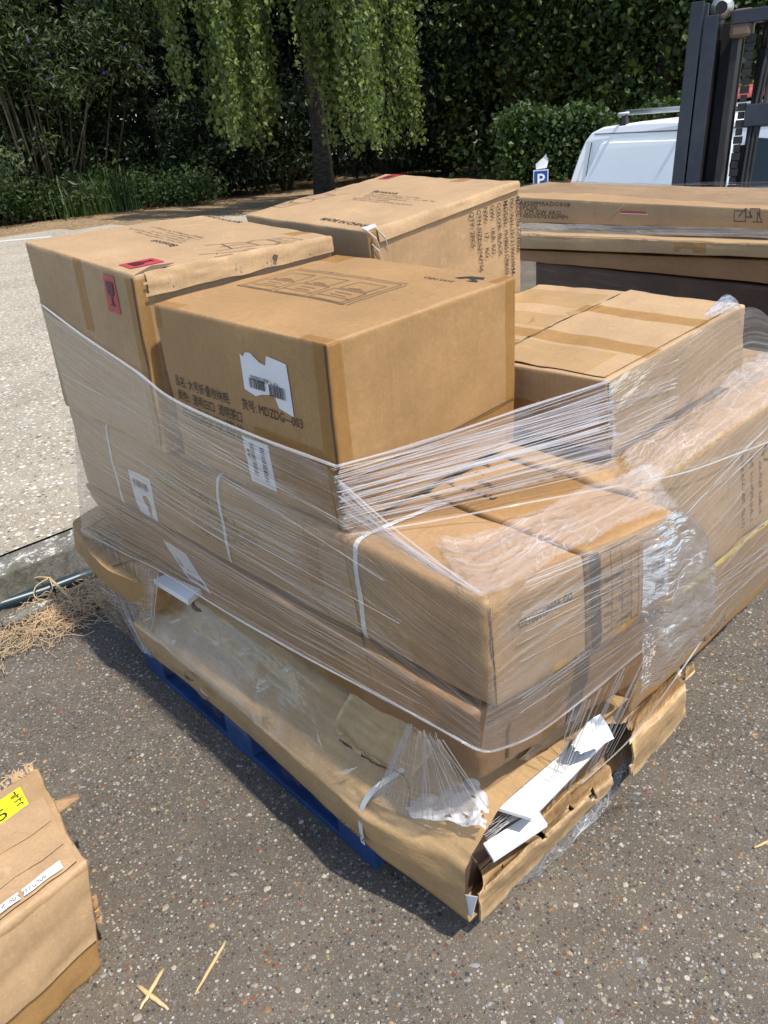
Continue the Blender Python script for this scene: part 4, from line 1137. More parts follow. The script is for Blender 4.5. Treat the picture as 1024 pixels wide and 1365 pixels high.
# torn flat pack at the bottom
def flatpack():
    root = thing('torn_flat_pack', 'crushed and torn long flat carton at the bottom of the load on the blue pallet', 'box', (1.2, 1.5, .15))
    far = [(1.62, .156), (.742, .154), (.724, .225), (.716, .292), (.735, .306), (.80, .368), (.855, .432), (.93, .465), (1.62, .46)]
    near = [(1.62, .12), (.790, .095), (.778, .18), (.782, .272), (.80, .286), (.845, .318), (.89, .35), (.95, .36), (1.62, .31)]
    ys = [2.10, 2.08, 2.0, 1.9, 1.75, 1.6, 1.45, 1.3, 1.15, 1.02, .96, .92, .88, .84, .80, .76, .745]
    def sec(y):
        t = min(1, max(0, (1.0-y)/.22)); t = t*t*(3-2*t)
        return [(a[0]+(b[0]-a[0])*t, a[1]+(b[1]-a[1])*t) for a, b in zip(far, near)]
    V = []; n = 0
    Y = [ys[0]+(ys[-1]-ys[0])*i/90 for i in range(91)]
    for y in Y:
        s = [Vector((x, y, z)) for x, z in sec(y)]
        row = []
        for a, b, k in zip(s[:-1], s[1:], (3, 5, 5, 2, 7, 7, 4, 4)):
            for i in range(k): row.append(a.lerp(b, i/k))
        row.append(s[-1]); n = len(row)
        for i, p in enumerate(row):
            if 2 < i < n-3:
                edge = abs(i-14) < 2
                d = .008*fbm((p.x*2, p.y, p.z*2), 4, 1) + .0065*ridged((p.x*1.6, p.y*.8, p.z*1.6), 5, 2)*(1 if i > 15 else .3) + .002*fbm(p, 28, 3, 2)
                p = p + Vector((-.75*d, 0, .6*d))
                p.x += .008*math.sin(p.y*4.1+1)
                if edge: p += Vector((.006*max(0, fbm(p, 14, 7, 2)), 0, -.008*max(0, fbm(p, 14, 7, 2))))
            V.append(p)
    F = [(j*n+i, j*n+i+1, (j+1)*n+i+1, (j+1)*n+i) for j in range(90) for i in range(n-1)]
    F.append(tuple(range(n-1, -1, -1)))
    put('body', rebase(mesh_py('body', V, F, True), root), M_KT, root)
    for p in bpy.data.objects: pass
    # dark cap closing the end; the hollow's shade is put into its colour
    m = MB(); m.ext([(.80, .79, .10), (1.62, .79, .125), (1.62, .79, .30), (.95, .79, .35), (.80, .79, .27)], (0, .01, 0)); m.build('hollow_shade_cap', M_DARK, root)
    def cs(name, rows, nu, nv, amp, fr, mat, thick=.005, ragged=None, lab=None):
        rows = [[Vector(q) for q in r] for r in rows]; Vv = []; w = nu+1
        for j in range(nv+1):
            c = [cr1([r[i] for r in rows], j/nv) if len(rows) > 2 else lerp_rows([r[i] for r in rows], j/nv) for i in range(len(rows[0]))]
            for i in range(w): Vv.append(cr1(c, i/nu))
        Vv = [v + Vector((fbm(v, fr, 31), fbm(v, fr, 37), fbm(v, fr, 41)))*amp for v in Vv]
        Ff = [(j*w+i, j*w+i+1, (j+1)*w+i+1, (j+1)*w+i) for j in range(nv) for i in range(nu) if ragged is None or ragged(i/nu, j/nv)]
        me = mesh_py(name, Vv, Ff, False)
        bm = bmesh.new(); bm.from_mesh(me)
        bmesh.ops.delete(bm, geom=[v for v in bm.verts if not v.link_faces], context='VERTS')
        bmesh.ops.solidify(bm, geom=bm.faces[:], thickness=thick); bm.to_mesh(me); bm.free()
        o = put(name, rebase(me, root), mat, root)
        if lab: o['label'] = lab
        return o
    # front side flap folded along its length
    bot = [(0.8146,0.7406,0.07), (0.9388,0.7344,0.085), (1.165,0.7286,0.1), (1.3,0.719,0.12)]
    mid = [(0.8063,0.735,0.1639), (0.8892,0.72,0.1971), (1.116,0.715,0.1771), (1.295,0.72,0.1545)]
    m2_ = [(0.8329,0.745,0.1675), (0.9158,0.75,0.1681), (1.136,0.745,0.1603), (1.327,0.75,0.1404)]
    top = [(0.858,0.775,0.1654), (0.9254,0.775,0.1626), (1.155,0.775,0.1427), (1.346,0.775,0.1298)]
    jag = lambda a, b: noise.noise((a*13, b*3, 7)) > -.45+1.1*max(0, a-.94)*10 - (0 if b > .12 or a > .03 else 0)
    cs('torn_flap', [bot, mid, m2_, top], 44, 14, .005, 16, M_KTX, ragged=jag)
    in_ = [(0.9061,0.83,0.1533), (1.01,0.84,0.1153), (1.229,0.84,0.08831), (1.43,0.84,0.07308)]
    cs('inner_flap', [[V3(q, 0, .004, -.002) for q in top], in_], 40, 8, .006, 15, M_KT, ragged=lambda a, b: b < .8+.3*noise.noise((a*8, 2, 2)))
    # rolled piece further right
    b2 = [(1.338,0.699,0.11), (1.468,0.6958,0.13), (1.611,0.6944,0.15)]
    c2 = [(1.318,0.7,0.2367), (1.438,0.69,0.2574), (1.579,0.69,0.2694)]
    d2 = [(1.376,0.74,0.2389), (1.498,0.74,0.2422), (1.646,0.74,0.2404)]
    e2 = [(1.452,0.8,0.1748), (1.572,0.8,0.1798), (1.736,0.8,0.1773)]
    cs('rolled_flap', [b2, c2, d2, e2], 24, 16, .004, 18, M_KTX, ragged=lambda a, b: a > .05+.06*noise.noise((b*9, 1, 2)))
    f2 = [(1.017,0.8,0.3624), (1.217,0.8,0.3592), (1.456,0.8,0.2676), (1.723,0.8,0.2467)]
    g2 = [(1.06,0.77,0.3325), (1.221,0.77,0.3277), (1.422,0.775,0.2163), (1.715,0.775,0.1791)]
    cs('crumpled_edge', [f2, g2], 30, 6, .008, 14, M_KTX)
    cs('roll_end', [[(1.731,0.76,0.169), (1.783,0.76,0.1699)], [(1.812,0.8,0.139), (1.86,0.8,0.1273)], [(1.899,0.84,0.03574), (1.966,0.84,0.009488)]], 6, 8, .003, 20, M_KTX)
    # upper torn flap lying on the slope
    a3 = [(0.845,1.154,0.4581), (0.845,0.9716,0.5056), (0.85,0.8432,0.5132)]
    b3 = [(0.79,1.157,0.4075), (0.79,1.007,0.417), (0.8,0.888,0.425)]
    c3 = [(0.765,1.118,0.3963), (0.765,0.9932,0.4093), (0.785,0.903,0.3909)]
    cs('torn_flap', [a3, b3, c3], 24, 18, .006, 14, M_KT, ragged=lambda a, b: b < .86+.25*noise.noise((a*6, 4, 1)) and a < .93+.12*noise.noise((b*5, 8, 1)))
    # torn dark fluting along the rip
    for pts in ([(0.765,1.119,0.3937), (0.765,0.9938,0.4044), (0.775,0.9131,0.4178), (0.775,0.9011,0.3512), (0.775,0.9367,0.273)], [(0.78,0.9428,0.264), (0.8,0.867,0.2553), (0.81,0.7934,0.2745), (0.8,0.7344,0.279)]):
        P = [cr1([Vector(q) for q in pts], i/40) for i in range(41)]
        P = [p+Vector((0, 0, .006*noise.noise((i*.7, 3, 1)))) for i, p in enumerate(P)]
        m = MB(); m.tube(P, [.0015+.0045*abs(noise.noise((i*1.7, 1, 1))) for i in range(41)], 5); m.build('torn_edge', M_DARK, root)
    # ripped spots on the front edge and the far corner
    M_FLUT = plain('inner_fluting', (.20, .14, .10), .9, bump=.8, vary=.5, bscale=80)
    for c, r in (((0.712,1.758,0.2625), .022), ((0.712,1.682,0.2416), .028), ((0.79,1.776,0.4552), .022)):
        pts = [Vector(c)+Vector((.004*math.sin(k*2), r*math.cos(k*.9)*(1+.4*math.sin(k*2.3)), .6*r*math.sin(k*.9)*(1+.3*math.cos(k*1.7)))) for k in range(7)]
        m = MB(); m.ext(pts, (-.004, 0, .002)); m.build('ripped_patch', M_FLUT, root)
    m = MB(); m.ext([(0.776,0.7136,0.2166), (0.777,0.7507,0.1877), (0.783,0.7677,0.1164), (0.785,0.7392,0.1173)], (-.003, 0, 0)); m.build('white_lining', M_PAPER, root)
    # strap round the near end
    P = [cr1([Vector(q) for q in ((0.785,0.9177,0.4287), (0.745,0.9637,0.3739), (0.722,0.9924,0.3162), (0.715,1.002,0.26), (0.722,1.012,0.1752))], i/24) for i in range(25)]
    Vv = []
    for p in P: Vv += [p+Vector((-.004, .007, .001)), p+Vector((-.004, -.007, .001))]
    put('packing_strap', rebase(mesh_py('packing_strap', Vv, [(2*i, 2*i+1, 2*i+3, 2*i+2) for i in range(24)], True), root), M_STRAP, root)
    # printed code on the front side
    Vt, Ft = text_mesh('W-407A', 'LEFT', 0)
    o = Vector((0.716,1.093,0.1947)); ydir = Vector((0, -1, 0))
    put('printed_text', rebase(mesh_py('printed_text', [o + ydir*(x*.022) + Vector((-.004, 0, y*.018)) for x, y in Vt], Ft), root), M_INKF, root)
flatpack()
# things that poke out of the torn pack
def slab(name, label, q, th, mat, cat='panel', edge=None):
    q = [Vector(p) for p in q]; c = sum(q, Vector())/4
    root = thing(name, label, cat, tuple(c))
    m = MB(); m.ext(q, (0, 0, -th)); m.build('face', mat, root, bevel=.001)
    if edge:
        a, b = q[edge[0]].lerp(q[edge[1]], .1), q[edge[0]].lerp(q[edge[1]], .9); d = (b-a).normalized(); n = d.cross(Vector((0, 0, 1)))*edge[2]
        m = MB(); m.ext([a+n*.002+Vector((0, 0, -.001)), b+n*.002+Vector((0, 0, -.001)), b+n*.002+Vector((0, 0, -th+.001)), a+n*.002+Vector((0, 0, -th+.001))], n*.001); m.build('chipboard_edge', M_CHIP, root)
    return root
slab('white_panel', 'wide white laminated panel showing in the torn end of the flat pack', [(0.8783,0.8173,0.335), (1.217,0.8164,0.335), (1.217,0.7043,0.335), (0.9274,0.6942,0.335)], .010, M_WPANEL, edge=(0, 1, -1))
slab('white_panel', 'narrow white panel strip lowest in the torn end of the flat pack', [(0.8504,0.7614,0.27), (1.002,0.7337,0.27), (0.9842,0.6926,0.27), (0.8342,0.719,0.27)], .010, M_WPANEL)
slab('white_panel', 'small white panel end sticking out under the wrapped cartons at the left', [(0.7531,1.948,0.5), (0.7953,1.943,0.5), (0.8203,1.786,0.5), (0.7634,1.764,0.5)], .018, M_WPANEL)
def crumple(name, label, rows, mat, amp, fr, nu, nv, cat, fold=1):
    rows = [[Vector(q) for q in r] for r in rows]; V = []; w = nu+1
    for j in range(nv+1):
        c = [cr1([r[i] for r in rows], j/nv) for i in range(len(rows[0]))]
        for i in range(w):
            v = cr1(c, i/nu); h = ridged(v, fr, 4)*fold*.5+fbm(v, fr*1.7, 5)
            V.append(v + Vector((.4*fbm(v, fr, 8), .4*fbm(v, fr, 9), h))*amp)
    F = [(j*w+i, j*w+i+1, (j+1)*w+i+1, (j+1)*w+i) for j in range(nv) for i in range(nu) if noise.noise((i*.22, j*.22, 3)) > -.55+.9*max(0, abs(i/nu-.5)-.42)*9]
    o = put(name, mesh_py(name, V, F, False), mat); tag(o, label, cat); return o
M_TISS = film_mat('white_foam_sheet', .72, .25, 6, 30, .4, .7, .3, (.82, .84, .87), .35)
crumple('foam_sheet', 'crumpled white plastic sheet in the torn near end of the flat pack', [[(0.8181,0.9701,0.335), (0.8764,0.9219,0.352), (0.8864,0.7972,0.388)], [(0.783,0.9497,0.322), (0.8246,0.8619,0.345), (0.8626,0.7529,0.37)], [(0.7631,0.8946,0.316), (0.8012,0.8081,0.334), (0.8222,0.7273,0.35)]], M_TISS, .015, 13, 46, 34, 'plastic sheet')
crumple('foam_sheet', 'folded white foam piece above the white panels at the right of the tear', [[(1.102,0.7174,0.4), (1.15,0.7105,0.43), (1.195,0.7072,0.43)], [(1.09,0.7035,0.4), (1.15,0.6963,0.41), (1.186,0.6775,0.41)], [(1.103,0.6922,0.385), (1.146,0.6735,0.39), (1.186,0.6644,0.39)]], plain('white_foam', (.72, .73, .74), .7, bump=.3), .004, 20, 20, 14, 'foam')

# rounded carton at the far left end
def rounded():
    root = thing('rounded_carton', 'brown carton with a bent rounded corner at the far left end of the pallet', 'box', (1.0, 2.2, .15))
    up = [(0.7447,1.936,0.48), (0.7101,2.062,0.48), (0.7003,2.227,0.48), (0.7345,2.432,0.48), (0.7891,2.591,0.48), (1.05, 2.62, .48), (1.5, 2.5, .48), (1.5, 1.95, .48)]
    lo = [(0.7489,1.989,0.36), (0.7294,2.126,0.36), (0.725,2.304,0.36), (0.7428,2.488,0.36), (0.7953,2.661,0.36), (1.05, 2.60, .36), (1.5, 2.5, .36), (1.5, 1.95, .36)]
    b2 = [(.78, 2.10, .152), (.80, 2.2, .152), (.84, 2.3, .152), (.9, 2.38, .152), (.98, 2.45, .152), (1.1, 2.5, .152), (1.5, 2.45, .152), (1.5, 1.95, .152)]
    def ring(P):
        P = [Vector(p) for p in P]; return [cr1(P, i/50) for i in range(51)]
    for nm, A, B, mt in (('body', up, lo, M_K2), ('lower_body', lo, b2, M_K4)):
        a, b = ring(A), ring(B)
        if nm == 'lower_body': a = [p.lerp(Vector((1.2, 2.15, p.z)), .05)-Vector((0, 0, .002)) for p in a]
        m = MB(); n = len(a)
        rows = [[a[i].lerp(b[i], t) + (a[i]-Vector((1.2, 2.1, a[i].z))).normalized()*.004*fbm(a[i].lerp(b[i], t), 12, 3) for i in range(n)] for t in (0, .04, .35, .7, 1)]
        V = [v for r in rows for v in r]
        m.add(V, [(j*n+i, j*n+(i+1) % n, (j+1)*n+(i+1) % n, (j+1)*n+i) for j in range(4) for i in range(n)] + [tuple(range(n))])
        m.build(nm, mt, root, False)
    for pts in ([(0.7894,2.48,0.487), (0.7735,2.215,0.487), (0.816,2.068,0.487)], [(0.7134,2.143,0.487), (0.7911,2.119,0.487)], [(0.7607,2.464,0.487), (0.8505,2.492,0.487)]):
        P = [cr1([Vector(q) for q in pts], i/16) for i in range(17)]; m = MB(); m.tube(P, .0022, 4); m.build('crease', M_DARK, root)
rounded()

K = Carton('long_carton', 'thin long carton with a white barcode label squeezed under the strapped cartons', N=(.772, .705, .712), R=(1.335, .635, .692), L=(.757, 2.34, .70), B=(1.36, 2.34, .70), n=(.835, .752, .475), r=(1.345, .68, .46), l=(.83, 2.30, .46), mat=M_K4, rad=.012, dent=.006, bulge=.003, crush=1.5, res=22, seed=4)
K.poly('barcode_label', 'left', .335, .50, [(-.055, -.075), (.07, -.075), (.06, .075), (-.07, .075)], M_PAPER)
bars(K, 'left', .338, .30, 9, .09, .022)
worn_line(K, 'left', .30, .44, .09, .008, 0, M_INK, 1)
K.patch('brown_tape', 'front', .33, .0, .48, .97, M_TAPE); K.strokes('torn_slit', 'front', .135, .12, [[(0, 0), (.004, .05), (.002, .09), (.012, .12)]], M_DARK, .008)
K.patch('painted_gap', 'front', .46, .03, .53, .99, plain('gap_shade_brown', (.06, .035, .022), .4), off=.002)  # dark band carries the shaded gap of the cartons above downwards
K.patch('brown_tape', 'left', .70, .05, .78, .97, M_TAPE)

Mx = Carton('long_carton', 'long strapped carton with printed code along the front left of the load', N=(.800, .693, .94), R=(1.053, .672, .927), L=(.765, 2.30, .968), B=(1.01, 2.30, .962), n=(.790, .668, .728), r=(1.043, .650, .718), l=(.762, 2.31, .705), mat=M_K5, rad=.012, dent=.005, bulge=.005, crush=.9, res=22, seed=12)
Mx.text('G21001GR03A-GO', 'front', .25, .66, .0165, M_INK, rot=.0, bold=.015, sx=.80)
for yv in (.137, .537, .785):
    # Straps run up the side and over the top; positions follow the photo's three straps
    pass
def strap(C, u, over=1.0):
    w = .006/C.dim[1]
    C.patch('packing_strap', 'left', u-w, .0, u+w, 1.0, M_STRAP, off=.002, nu=2, nv=20)
    C.patch('packing_strap', 'top', .0, 1-u-w, over, 1-u+w, M_STRAP, off=.002, nu=20, nv=2)
for u in (.155, .505, .80): strap(Mx, u)
Mx.poly('barcode_label', 'left', .25, .30, [(-.058, -.055), (.058, -.055), (.058, .055), (-.058, .055)], M_PAPER)
bars(Mx, 'left', .246, .42, 3, .075, .02)
for i, (u_, ln_) in enumerate(((.42, .15), (.47, .11), (.42, .20), (.41, .22), (.41, .16))):
    worn_line(Mx, 'left', u_, .66-.11*i, ln_, .013, 0, M_INKF, 20+i)
Mx.text('INCHS', 'left', .555, .43, .014, M_INKF, sx=1.0)
Mx.patch('brown_tape', 'left', .70, .0, .73, 1, M_TAPE)
M2 = Carton('long_carton', 'long carton with a white shipping label at the front right of the strapped layer', N=(1.060, .669, .926), R=(1.328, .642, .912), L=(1.04, 2.30, .962), B=(1.30, 2.30, .955), n=(1.050, .645, .718), r=(1.312, .615, .705), l=(1.03, 2.31, .705), mat=M_K2, rad=.012, dent=.005, bulge=.004, crush=.9, res=20, seed=21)
M2.patch('painted_gap', 'front', .0, .02, .075, .98, plain('gap_shade_dark', (.05, .035, .028), .45), off=.003, nu=3)  # shade of the gap between the two long cartons, painted as a band
M2.poly('shipping_label', 'front', .73, .47, [(-.045, -.06), (.045, -.06), (.045, .066), (-.045, .066)], M_PAPER)
for i, (dx, dy, ln_) in enumerate(((-.034, .045, .07), (-.034, .022, .04), (-.034, -.045, .06))): worn_line(M2, 'front', .73+dx/M2.dim[0], .47+dy/M2.dim[2], ln_, .008, 0, M_INK, 40+i, off=.0026)
bars(M2, 'front', .75, .55, 5, .045, .02); M2.patch('label_block', 'front', .72, .30, .84, .38, M_INK, off=.0026, nu=4, nv=4)
tb = [[(0, .17*k/6), (.115, .17*k/6)] for k in range(7)] + [[(x, 0), (x, .17)] for x in (0, .03, .062, .09, .115)]
M2.strokes('printed_table', 'front', .09, .14, tb, M_INKF, .0016)
for k in range(5): worn_line(M2, 'front', .11, .19+.118*k, .085, .010, 0, M_INKF, 50+k)
for i in range(4): worn_line(M2, 'top', .26+.16*i, .17+.025*i, .22-.03*i, .018, 1.62, M_INK, 60+i)
M2.text('-IMM', 'top', .30, .30, .026, M_INK, rot=1.62, sx=1.2)
FC = Carton('plain_carton', 'plain carton hidden under the rear stacked cartons', N=(1.40, 1.30, .945), R=(2.0, 1.28, .95), L=(1.40, 2.26, .965), B=(2.02, 2.26, .97), n=(1.40, 1.30, .50), r=(2.0, 1.28, .50), l=(1.40, 2.26, .50), mat=M_K1, res=8)
FD = Carton('plain_carton', 'brown carton in the lowest layer on the right half of the pallet', N=(1.40, .86, .485), R=(1.76, .86, .485), L=(1.40, 2.2, .49), B=(1.76, 2.2, .49), n=(1.40, .86, .16), r=(1.76, .86, .16), l=(1.40, 2.2, .16), mat=M_K4, res=8)
R3 = Carton('side_carton', 'lower long carton with yellow edge sticking out at the right of the pallet', N=(1.375, .705, .592), R=(2.45, .70, .60), L=(1.37, 1.30, .59), B=(2.45, 1.30, .60), n=(1.385, .735, .275), r=(2.45, .735, .265), l=(1.37, 1.30, .50), b=(2.45, 1.3, .49), mat=M_K2, rad=.012, dent=.006, crush=1.2, res=18, seed=33)
R3.patch('yellow_edge', 'front', .15, .955, .62, .998, plain('edge_yellow', (.50, .40, .10), .4, vary=.3), off=.002, nu=40, nv=3, outline=lambda a, b: noise.noise((a*14, b*2, 5)) > -.25)  # broken yellow strip along the top of the front face
R3.text('TC02/A', 'front', .30, .10, .034, M_INKF, rot=.03, sx=1.15)
R2 = Carton('side_carton', 'long carton with recycling marks lying over the yellow edged carton at the right', N=(1.36, .748, .905), R=(2.42, .755, .925), L=(1.36, 1.28, .91), B=(2.42, 1.28, .93), n=(1.372, .700, .60), r=(2.43, .695, .608), l=(1.36, 1.28, .60), mat=M_K1, rad=.012, dent=.005, crush=1, res=18, seed=44)
def recycle(C, face, u, v, r, mat):
    L = []
    for k in range(3):
        a = math.radians(90+120*k); b = math.radians(90+120*(k+.72)); mid = math.radians(90+120*(k+.36))
        L.append([(r*math.cos(a), r*math.sin(a)), (r*.78*math.cos(mid), r*.78*math.sin(mid)), (r*math.cos(b), r*math.sin(b))])
        L.append([(r*math.cos(b)*.75, r*math.sin(b)*.75), (r*math.cos(b), r*math.sin(b)), (r*1.28*math.cos(b), r*1.28*math.sin(b))])
    C.strokes('recycling_mark', face, u, v, L, mat, .006)
recycle(R2, 'front', .575, .62, .026, M_INKF); recycle(R2, 'front', .60, .25, .02, M_INKF)
R2.strokes('umbrella_mark', 'front', .64, .62, [[(-.025, 0), (-.015, .02), (0, .026), (.015, .02), (.025, 0), (-.025, 0)], [(0, 0), (0, -.03), (.008, -.035)]], M_INKF, .005)
for i in range(3): worn_line(R2, 'front', .44+.045*i, .12, .20-.02*i, .016, 1.5, M_INKF, 70+i)

R1 = Carton('taped_carton', 'open topped looking carton with torn centre seam and crossing tapes on the right', N=(1.421, .876, 1.117), R=(2.05, .867, 1.152), L=(1.432, 1.545, 1.10), B=(2.07, 1.545, 1.145), n=(1.43, .862, .942), r=(2.059, .853, .968), l=(1.44, 1.55, .95), mat=M_K3, rad=.006, dent=.004, bulge=.004, res=22, seed=51)
R1.patch('brown_tape', 'left', .3, .30, 1, .52, M_TAPE, off=.0018)
def flap_pt(x, y, up=0.0):
    """surface of the two lids: the near one curls up along the torn seam"""
    p = R1.P(x, y, 1, .0032)
    near = y < .505
    b = min(1, max(0, (y-.02)/.475)) if near else min(1, max(0, (.985-y)/.47))
    cur = b**3
    p = p + Vector((0, .006*noise.noise((x*16, .2 if near else .8, 3))*cur, (.012 if near else .004)*cur*(.25+.75*max(0, x-.25)) + .002*noise.noise((x*7, y*7, 1)) + up))
    return p
def R1_sheet(nm, x0, x1, y0, y1, mat, up, nu, nv):
    V = [flap_pt(x0+(x1-x0)*i/nu, y0+(y1-y0)*j/nv, up) for j in range(nv+1) for i in range(nu+1)]
    w = nu+1
    return put(nm, rebase(mesh_py(nm, V, [(j*w+i, j*w+i+1, (j+1)*w+i+1, (j+1)*w+i) for j in range(nv) for i in range(nu)], True), R1.root), mat, R1.root)
R1_sheet('top_flap', .02, .985, .02, .495, M_K3, 0, 34, 14)
R1_sheet('top_flap', .02, .985, .515, .985, M_K3, 0, 34, 14)
R1.strokes('torn_seam', 'top', 0, .505, [[(.0, 0), (.1, .003), (.16, -.004), (.25, .004), (.33, -.003), (.42, .005), (.5, .0), (.55, .003), (.62, -.002)]], M_DARK, .012, off=.0045)
for x0, x1, y0, y1, mt in ((.26, .36, .0, .97, M_TAPE), (.64, .73, .01, .55, M_TAPE), (.10, .22, .52, .98, M_TAPE), (.40, .56, .53, .985, M_TAPEC), (.68, .90, .54, .97, M_TAPEC), (.02, .24, .10, .50, M_TAPEC)):
    R1_sheet('brown_tape' if mt is M_TAPE else 'clear_tape', x0, x1, y0, y1, mt, .0016, 6, 24)
for pts in ([R1.P(.10, .52, 1, .006), R1.P(.22, .60, 1, .006), R1.P(.20, .50, 1, .028), R1.P(.12, .47, 1, .02)], [R1.P(.55, .50, 1, .012), R1.P(.72, .46, 1, .02), R1.P(.74, .54, 1, .012), R1.P(.60, .57, 1, .008)], [R1.P(.40, .62, 1, .005), R1.P(.46, .60, 1, .03), R1.P(.50, .66, 1, .006)]):
    m = MB(); m.add([tuple(p) for p in pts], [tuple(range(len(pts)))]); m.build('torn_tape', M_TAPEC, R1.root)

# tall barstool cartons
def chairs(C, face, u, v, s, rot, mat):
    L = []
    for ox, oy in ((0, 0), (.17, -.06)):
        q = lambda x, y: (ox+x, oy+y)
        L += [[q(0, .10), q(.02, .15), q(.10, .19), q(.14, .15), q(.12, .09), q(.03, .06), q(0, .10)], [q(.02, .15), q(.0, .22), q(.03, .26), q(.10, .29), q(.13, .26), q(.14, .15)],
              [q(.03, .06), q(.0, -.12)], [q(.12, .09), q(.13, -.10)], [q(.06, .07), q(.07, -.07)], [q(.01, -.05), q(.13, -.03)], [q(.03, .22), q(.05, .16)], [q(.06, .24), q(.08, .17)], [q(.09, .26), q(.11, .17)]]
    L = [[(x*s, y*s) for x, y in l] for l in L]
    C.strokes('printed_drawing', face, u, v, L, mat, .0026, rot)
def glass_mark(C, face, u, v, w, h, rot=0):
    """red fragile sticker with a broken glass"""
    sw, sh = C.size(face); cr, sr = math.cos(rot), math.sin(rot)
    C.poly('fragile_sticker', face, u, v, [(-w/2, -h/2), (w/2, -h/2), (w/2, h/2), (-w/2, h/2)], M_RED, off=.0016, rot=rot)
    g = [(-.16, .30), (.16, .30), (.14, .02), (.03, -.08), (.03, -.24), (.12, -.30), (-.12, -.30), (-.03, -.24), (-.03, -.08), (-.14, .02)]
    C.poly('fragile_mark', face, u, v, [(x*w*1.9, y*h*1.05) for x, y in g], plain('dark_red_print', (.07, .008, .012), .5), off=.003, rot=rot)
T1 = Carton('barstool_carton', 'tall carton with red fragile stickers and a crushed top corner at the left rear', N=(.756, 1.640, 1.402), R=(1.318, 1.640, 1.399), L=(.757, 2.253, 1.443), B=(1.319, 2.252, 1.438), n=(.752, 1.668, .972), r=(1.314, 1.666, .966), l=(.754, 2.281, .974), mat=M_K1, rad=.007, dent=.0032, bulge=.004, crush=.8, res=24, seed=61)
rT = math.radians(90)
T1.text('Barstools', 'top', .405, .315, .0235, M_INK, rot=rT, bold=.015)
for i in range(5): worn_line(T1, 'top', .45+.032*i, .36+.02*(i % 3), (.24, .30, .20, .17, .27)[i], .0075, rT, M_INK, 80+i)
chairs(T1, 'top', .60, .20, .58, -rT-.35, M_INKF)
T1.text('MADE IN CHINA', 'top', .965, .61, .020, M_INK, rot=rT, sx=1.0, bold=.015)
glass_mark(T1, 'top', .115, .13, .06, .085, rT)
glass_mark(T1, 'left', .80, .86, .058, .085, 0.0)
T1.patch('brown_tape', 'left', .49, .60, .57, .998, M_TAPE, nv=16)
T1.patch('brown_tape', 'top', .88, .12, .999, .20, M_TAPE)
T1.patch('brown_tape', 'front', 0.002, .0, .05, .97, M_TAPE); T1.patch('brown_tape', 'left', .93, .0, .998, .97, M_TAPE)
def lid_fold():
    """outer lid folded down over the near side, ragged at the left corner, with staples"""
    V = []; nu, nv = 60, 8
    for j in range(nv+1):
        for i in range(nu+1):
            a, b = i/nu, j/nv
            p = T1.P(.0+a, 0, 1-.12*b*(1-.25*a), .004+.005*abs(noise.noise((a*5, b*2, 4))))
            p += Vector((0, -.004*b, .004*noise.noise((a*9, b*3, 1))))
            V.append(p)
    w = nu+1
    put('lid_fold', rebase(mesh_py('lid_fold', V, [(j*w+i, j*w+i+1, (j+1)*w+i+1, (j+1)*w+i) for j in range(nv) for i in range(nu) if not (i/nu < .04+.03*noise.noise((j*.8, 1, 1)))], True), T1.root), M_K3, T1.root)
    for a in (.14, .46, .62, .86):
        for k in (0, 1):
            m = MB(); c = T1.P(a+.022*k, 0, .945-.02*k, .009); m.box(c, (.003, .002, .013), Matrix.Rotation(.4, 3, 'Y')); m.build('staple', M_STAPLE, T1.root)
    m = MB(); c = T1.P(.655, 0, .95, .012); m.ext([c+Vector((-.009, 0, 0)), c+Vector((-.002, 0, .008)), c+Vector((.009, 0, .004)), c+Vector((.003, 0, -.008))], (0, -.002, 0)); m.build('ripped_hole', M_DARK, T1.root)
    V = [T1.P(0.0, .0, 1, .003), T1.P(.10, .025, 1, .008), T1.P(.20, .012, 1, .006), T1.P(.10, .0, 1, .002)]
    m = MB(); m.add([tuple(v) for v in V], [(0, 1, 2, 3)]); m.build('torn_corner', M_DARK, T1.root)
lid_fold()
T2 = Carton('barstool_carton', 'tall carton printed with size and weight lines at the top rear of the load', N=(1.397, 1.589, 1.401), R=(1.982, 1.552, 1.461), L=(1.434, 2.209, 1.423), B=(2.019, 2.172, 1.483), n=(1.431, 1.605, .976), r=(2.016, 1.566, 1.00), l=(1.468, 2.221, .985), mat=M_K1, rad=.006, dent=.003, bulge=.004, crush=.8, res=24, seed=71)
T2.text('Barstools', 'top', .565, .63, .0235, M_INK, rot=-rT, bold=.015)
for i in range(5): worn_line(T2, 'top', .53-.032*i, .62-.02*(i % 3), (.24, .31, .20, .17, .28)[i], .0075, -rT, M_INK, 90+i)
chairs(T2, 'top', .40, .80, .58, rT-.35, M_INKF)
T2.text('MADE IN CHINA', 'top', .05, .41, .020, M_INK, rot=-rT, sx=1.05, bold=.015)
glass_mark(T2, 'top', .93, .88, .055, .08, rT)
T2.patch('brown_tape', 'top', .90, .30, .999, .39, M_TAPE)
for i, s_ in enumerate(('MADE IN CHINA', 'PO: WH-251219WH044', 'MODEL: PU8051CBK02', 'COLOR: BLACK', 'GW:   18.8  KG', 'NW:    17    KG', 'CTN SIZE:62*47*56', 'QTY: 2PCS')):
    T2.text(s_, 'front', .965-.0486*i, .915, .0172, M_INK, rot=-rT, sx=.88, bold=.004, off=.0045)
T2.patch('brown_tape', 'front', .001, .0, .05, .99, M_TAPE)
m = MB()
_c = T2.P(0, 0, 1, .004)
for a, b, c_ in ((.03, .02, .9), (.07, .01, .97), (.02, .06, .98)):
    m.tube([T2.P(a-.02, 0, c_+.02, .005), T2.P(a+.01, 0, c_-.03, .008), T2.P(a+.03, 0, c_-.10, .005)], [.001, .002, .0008], 5)
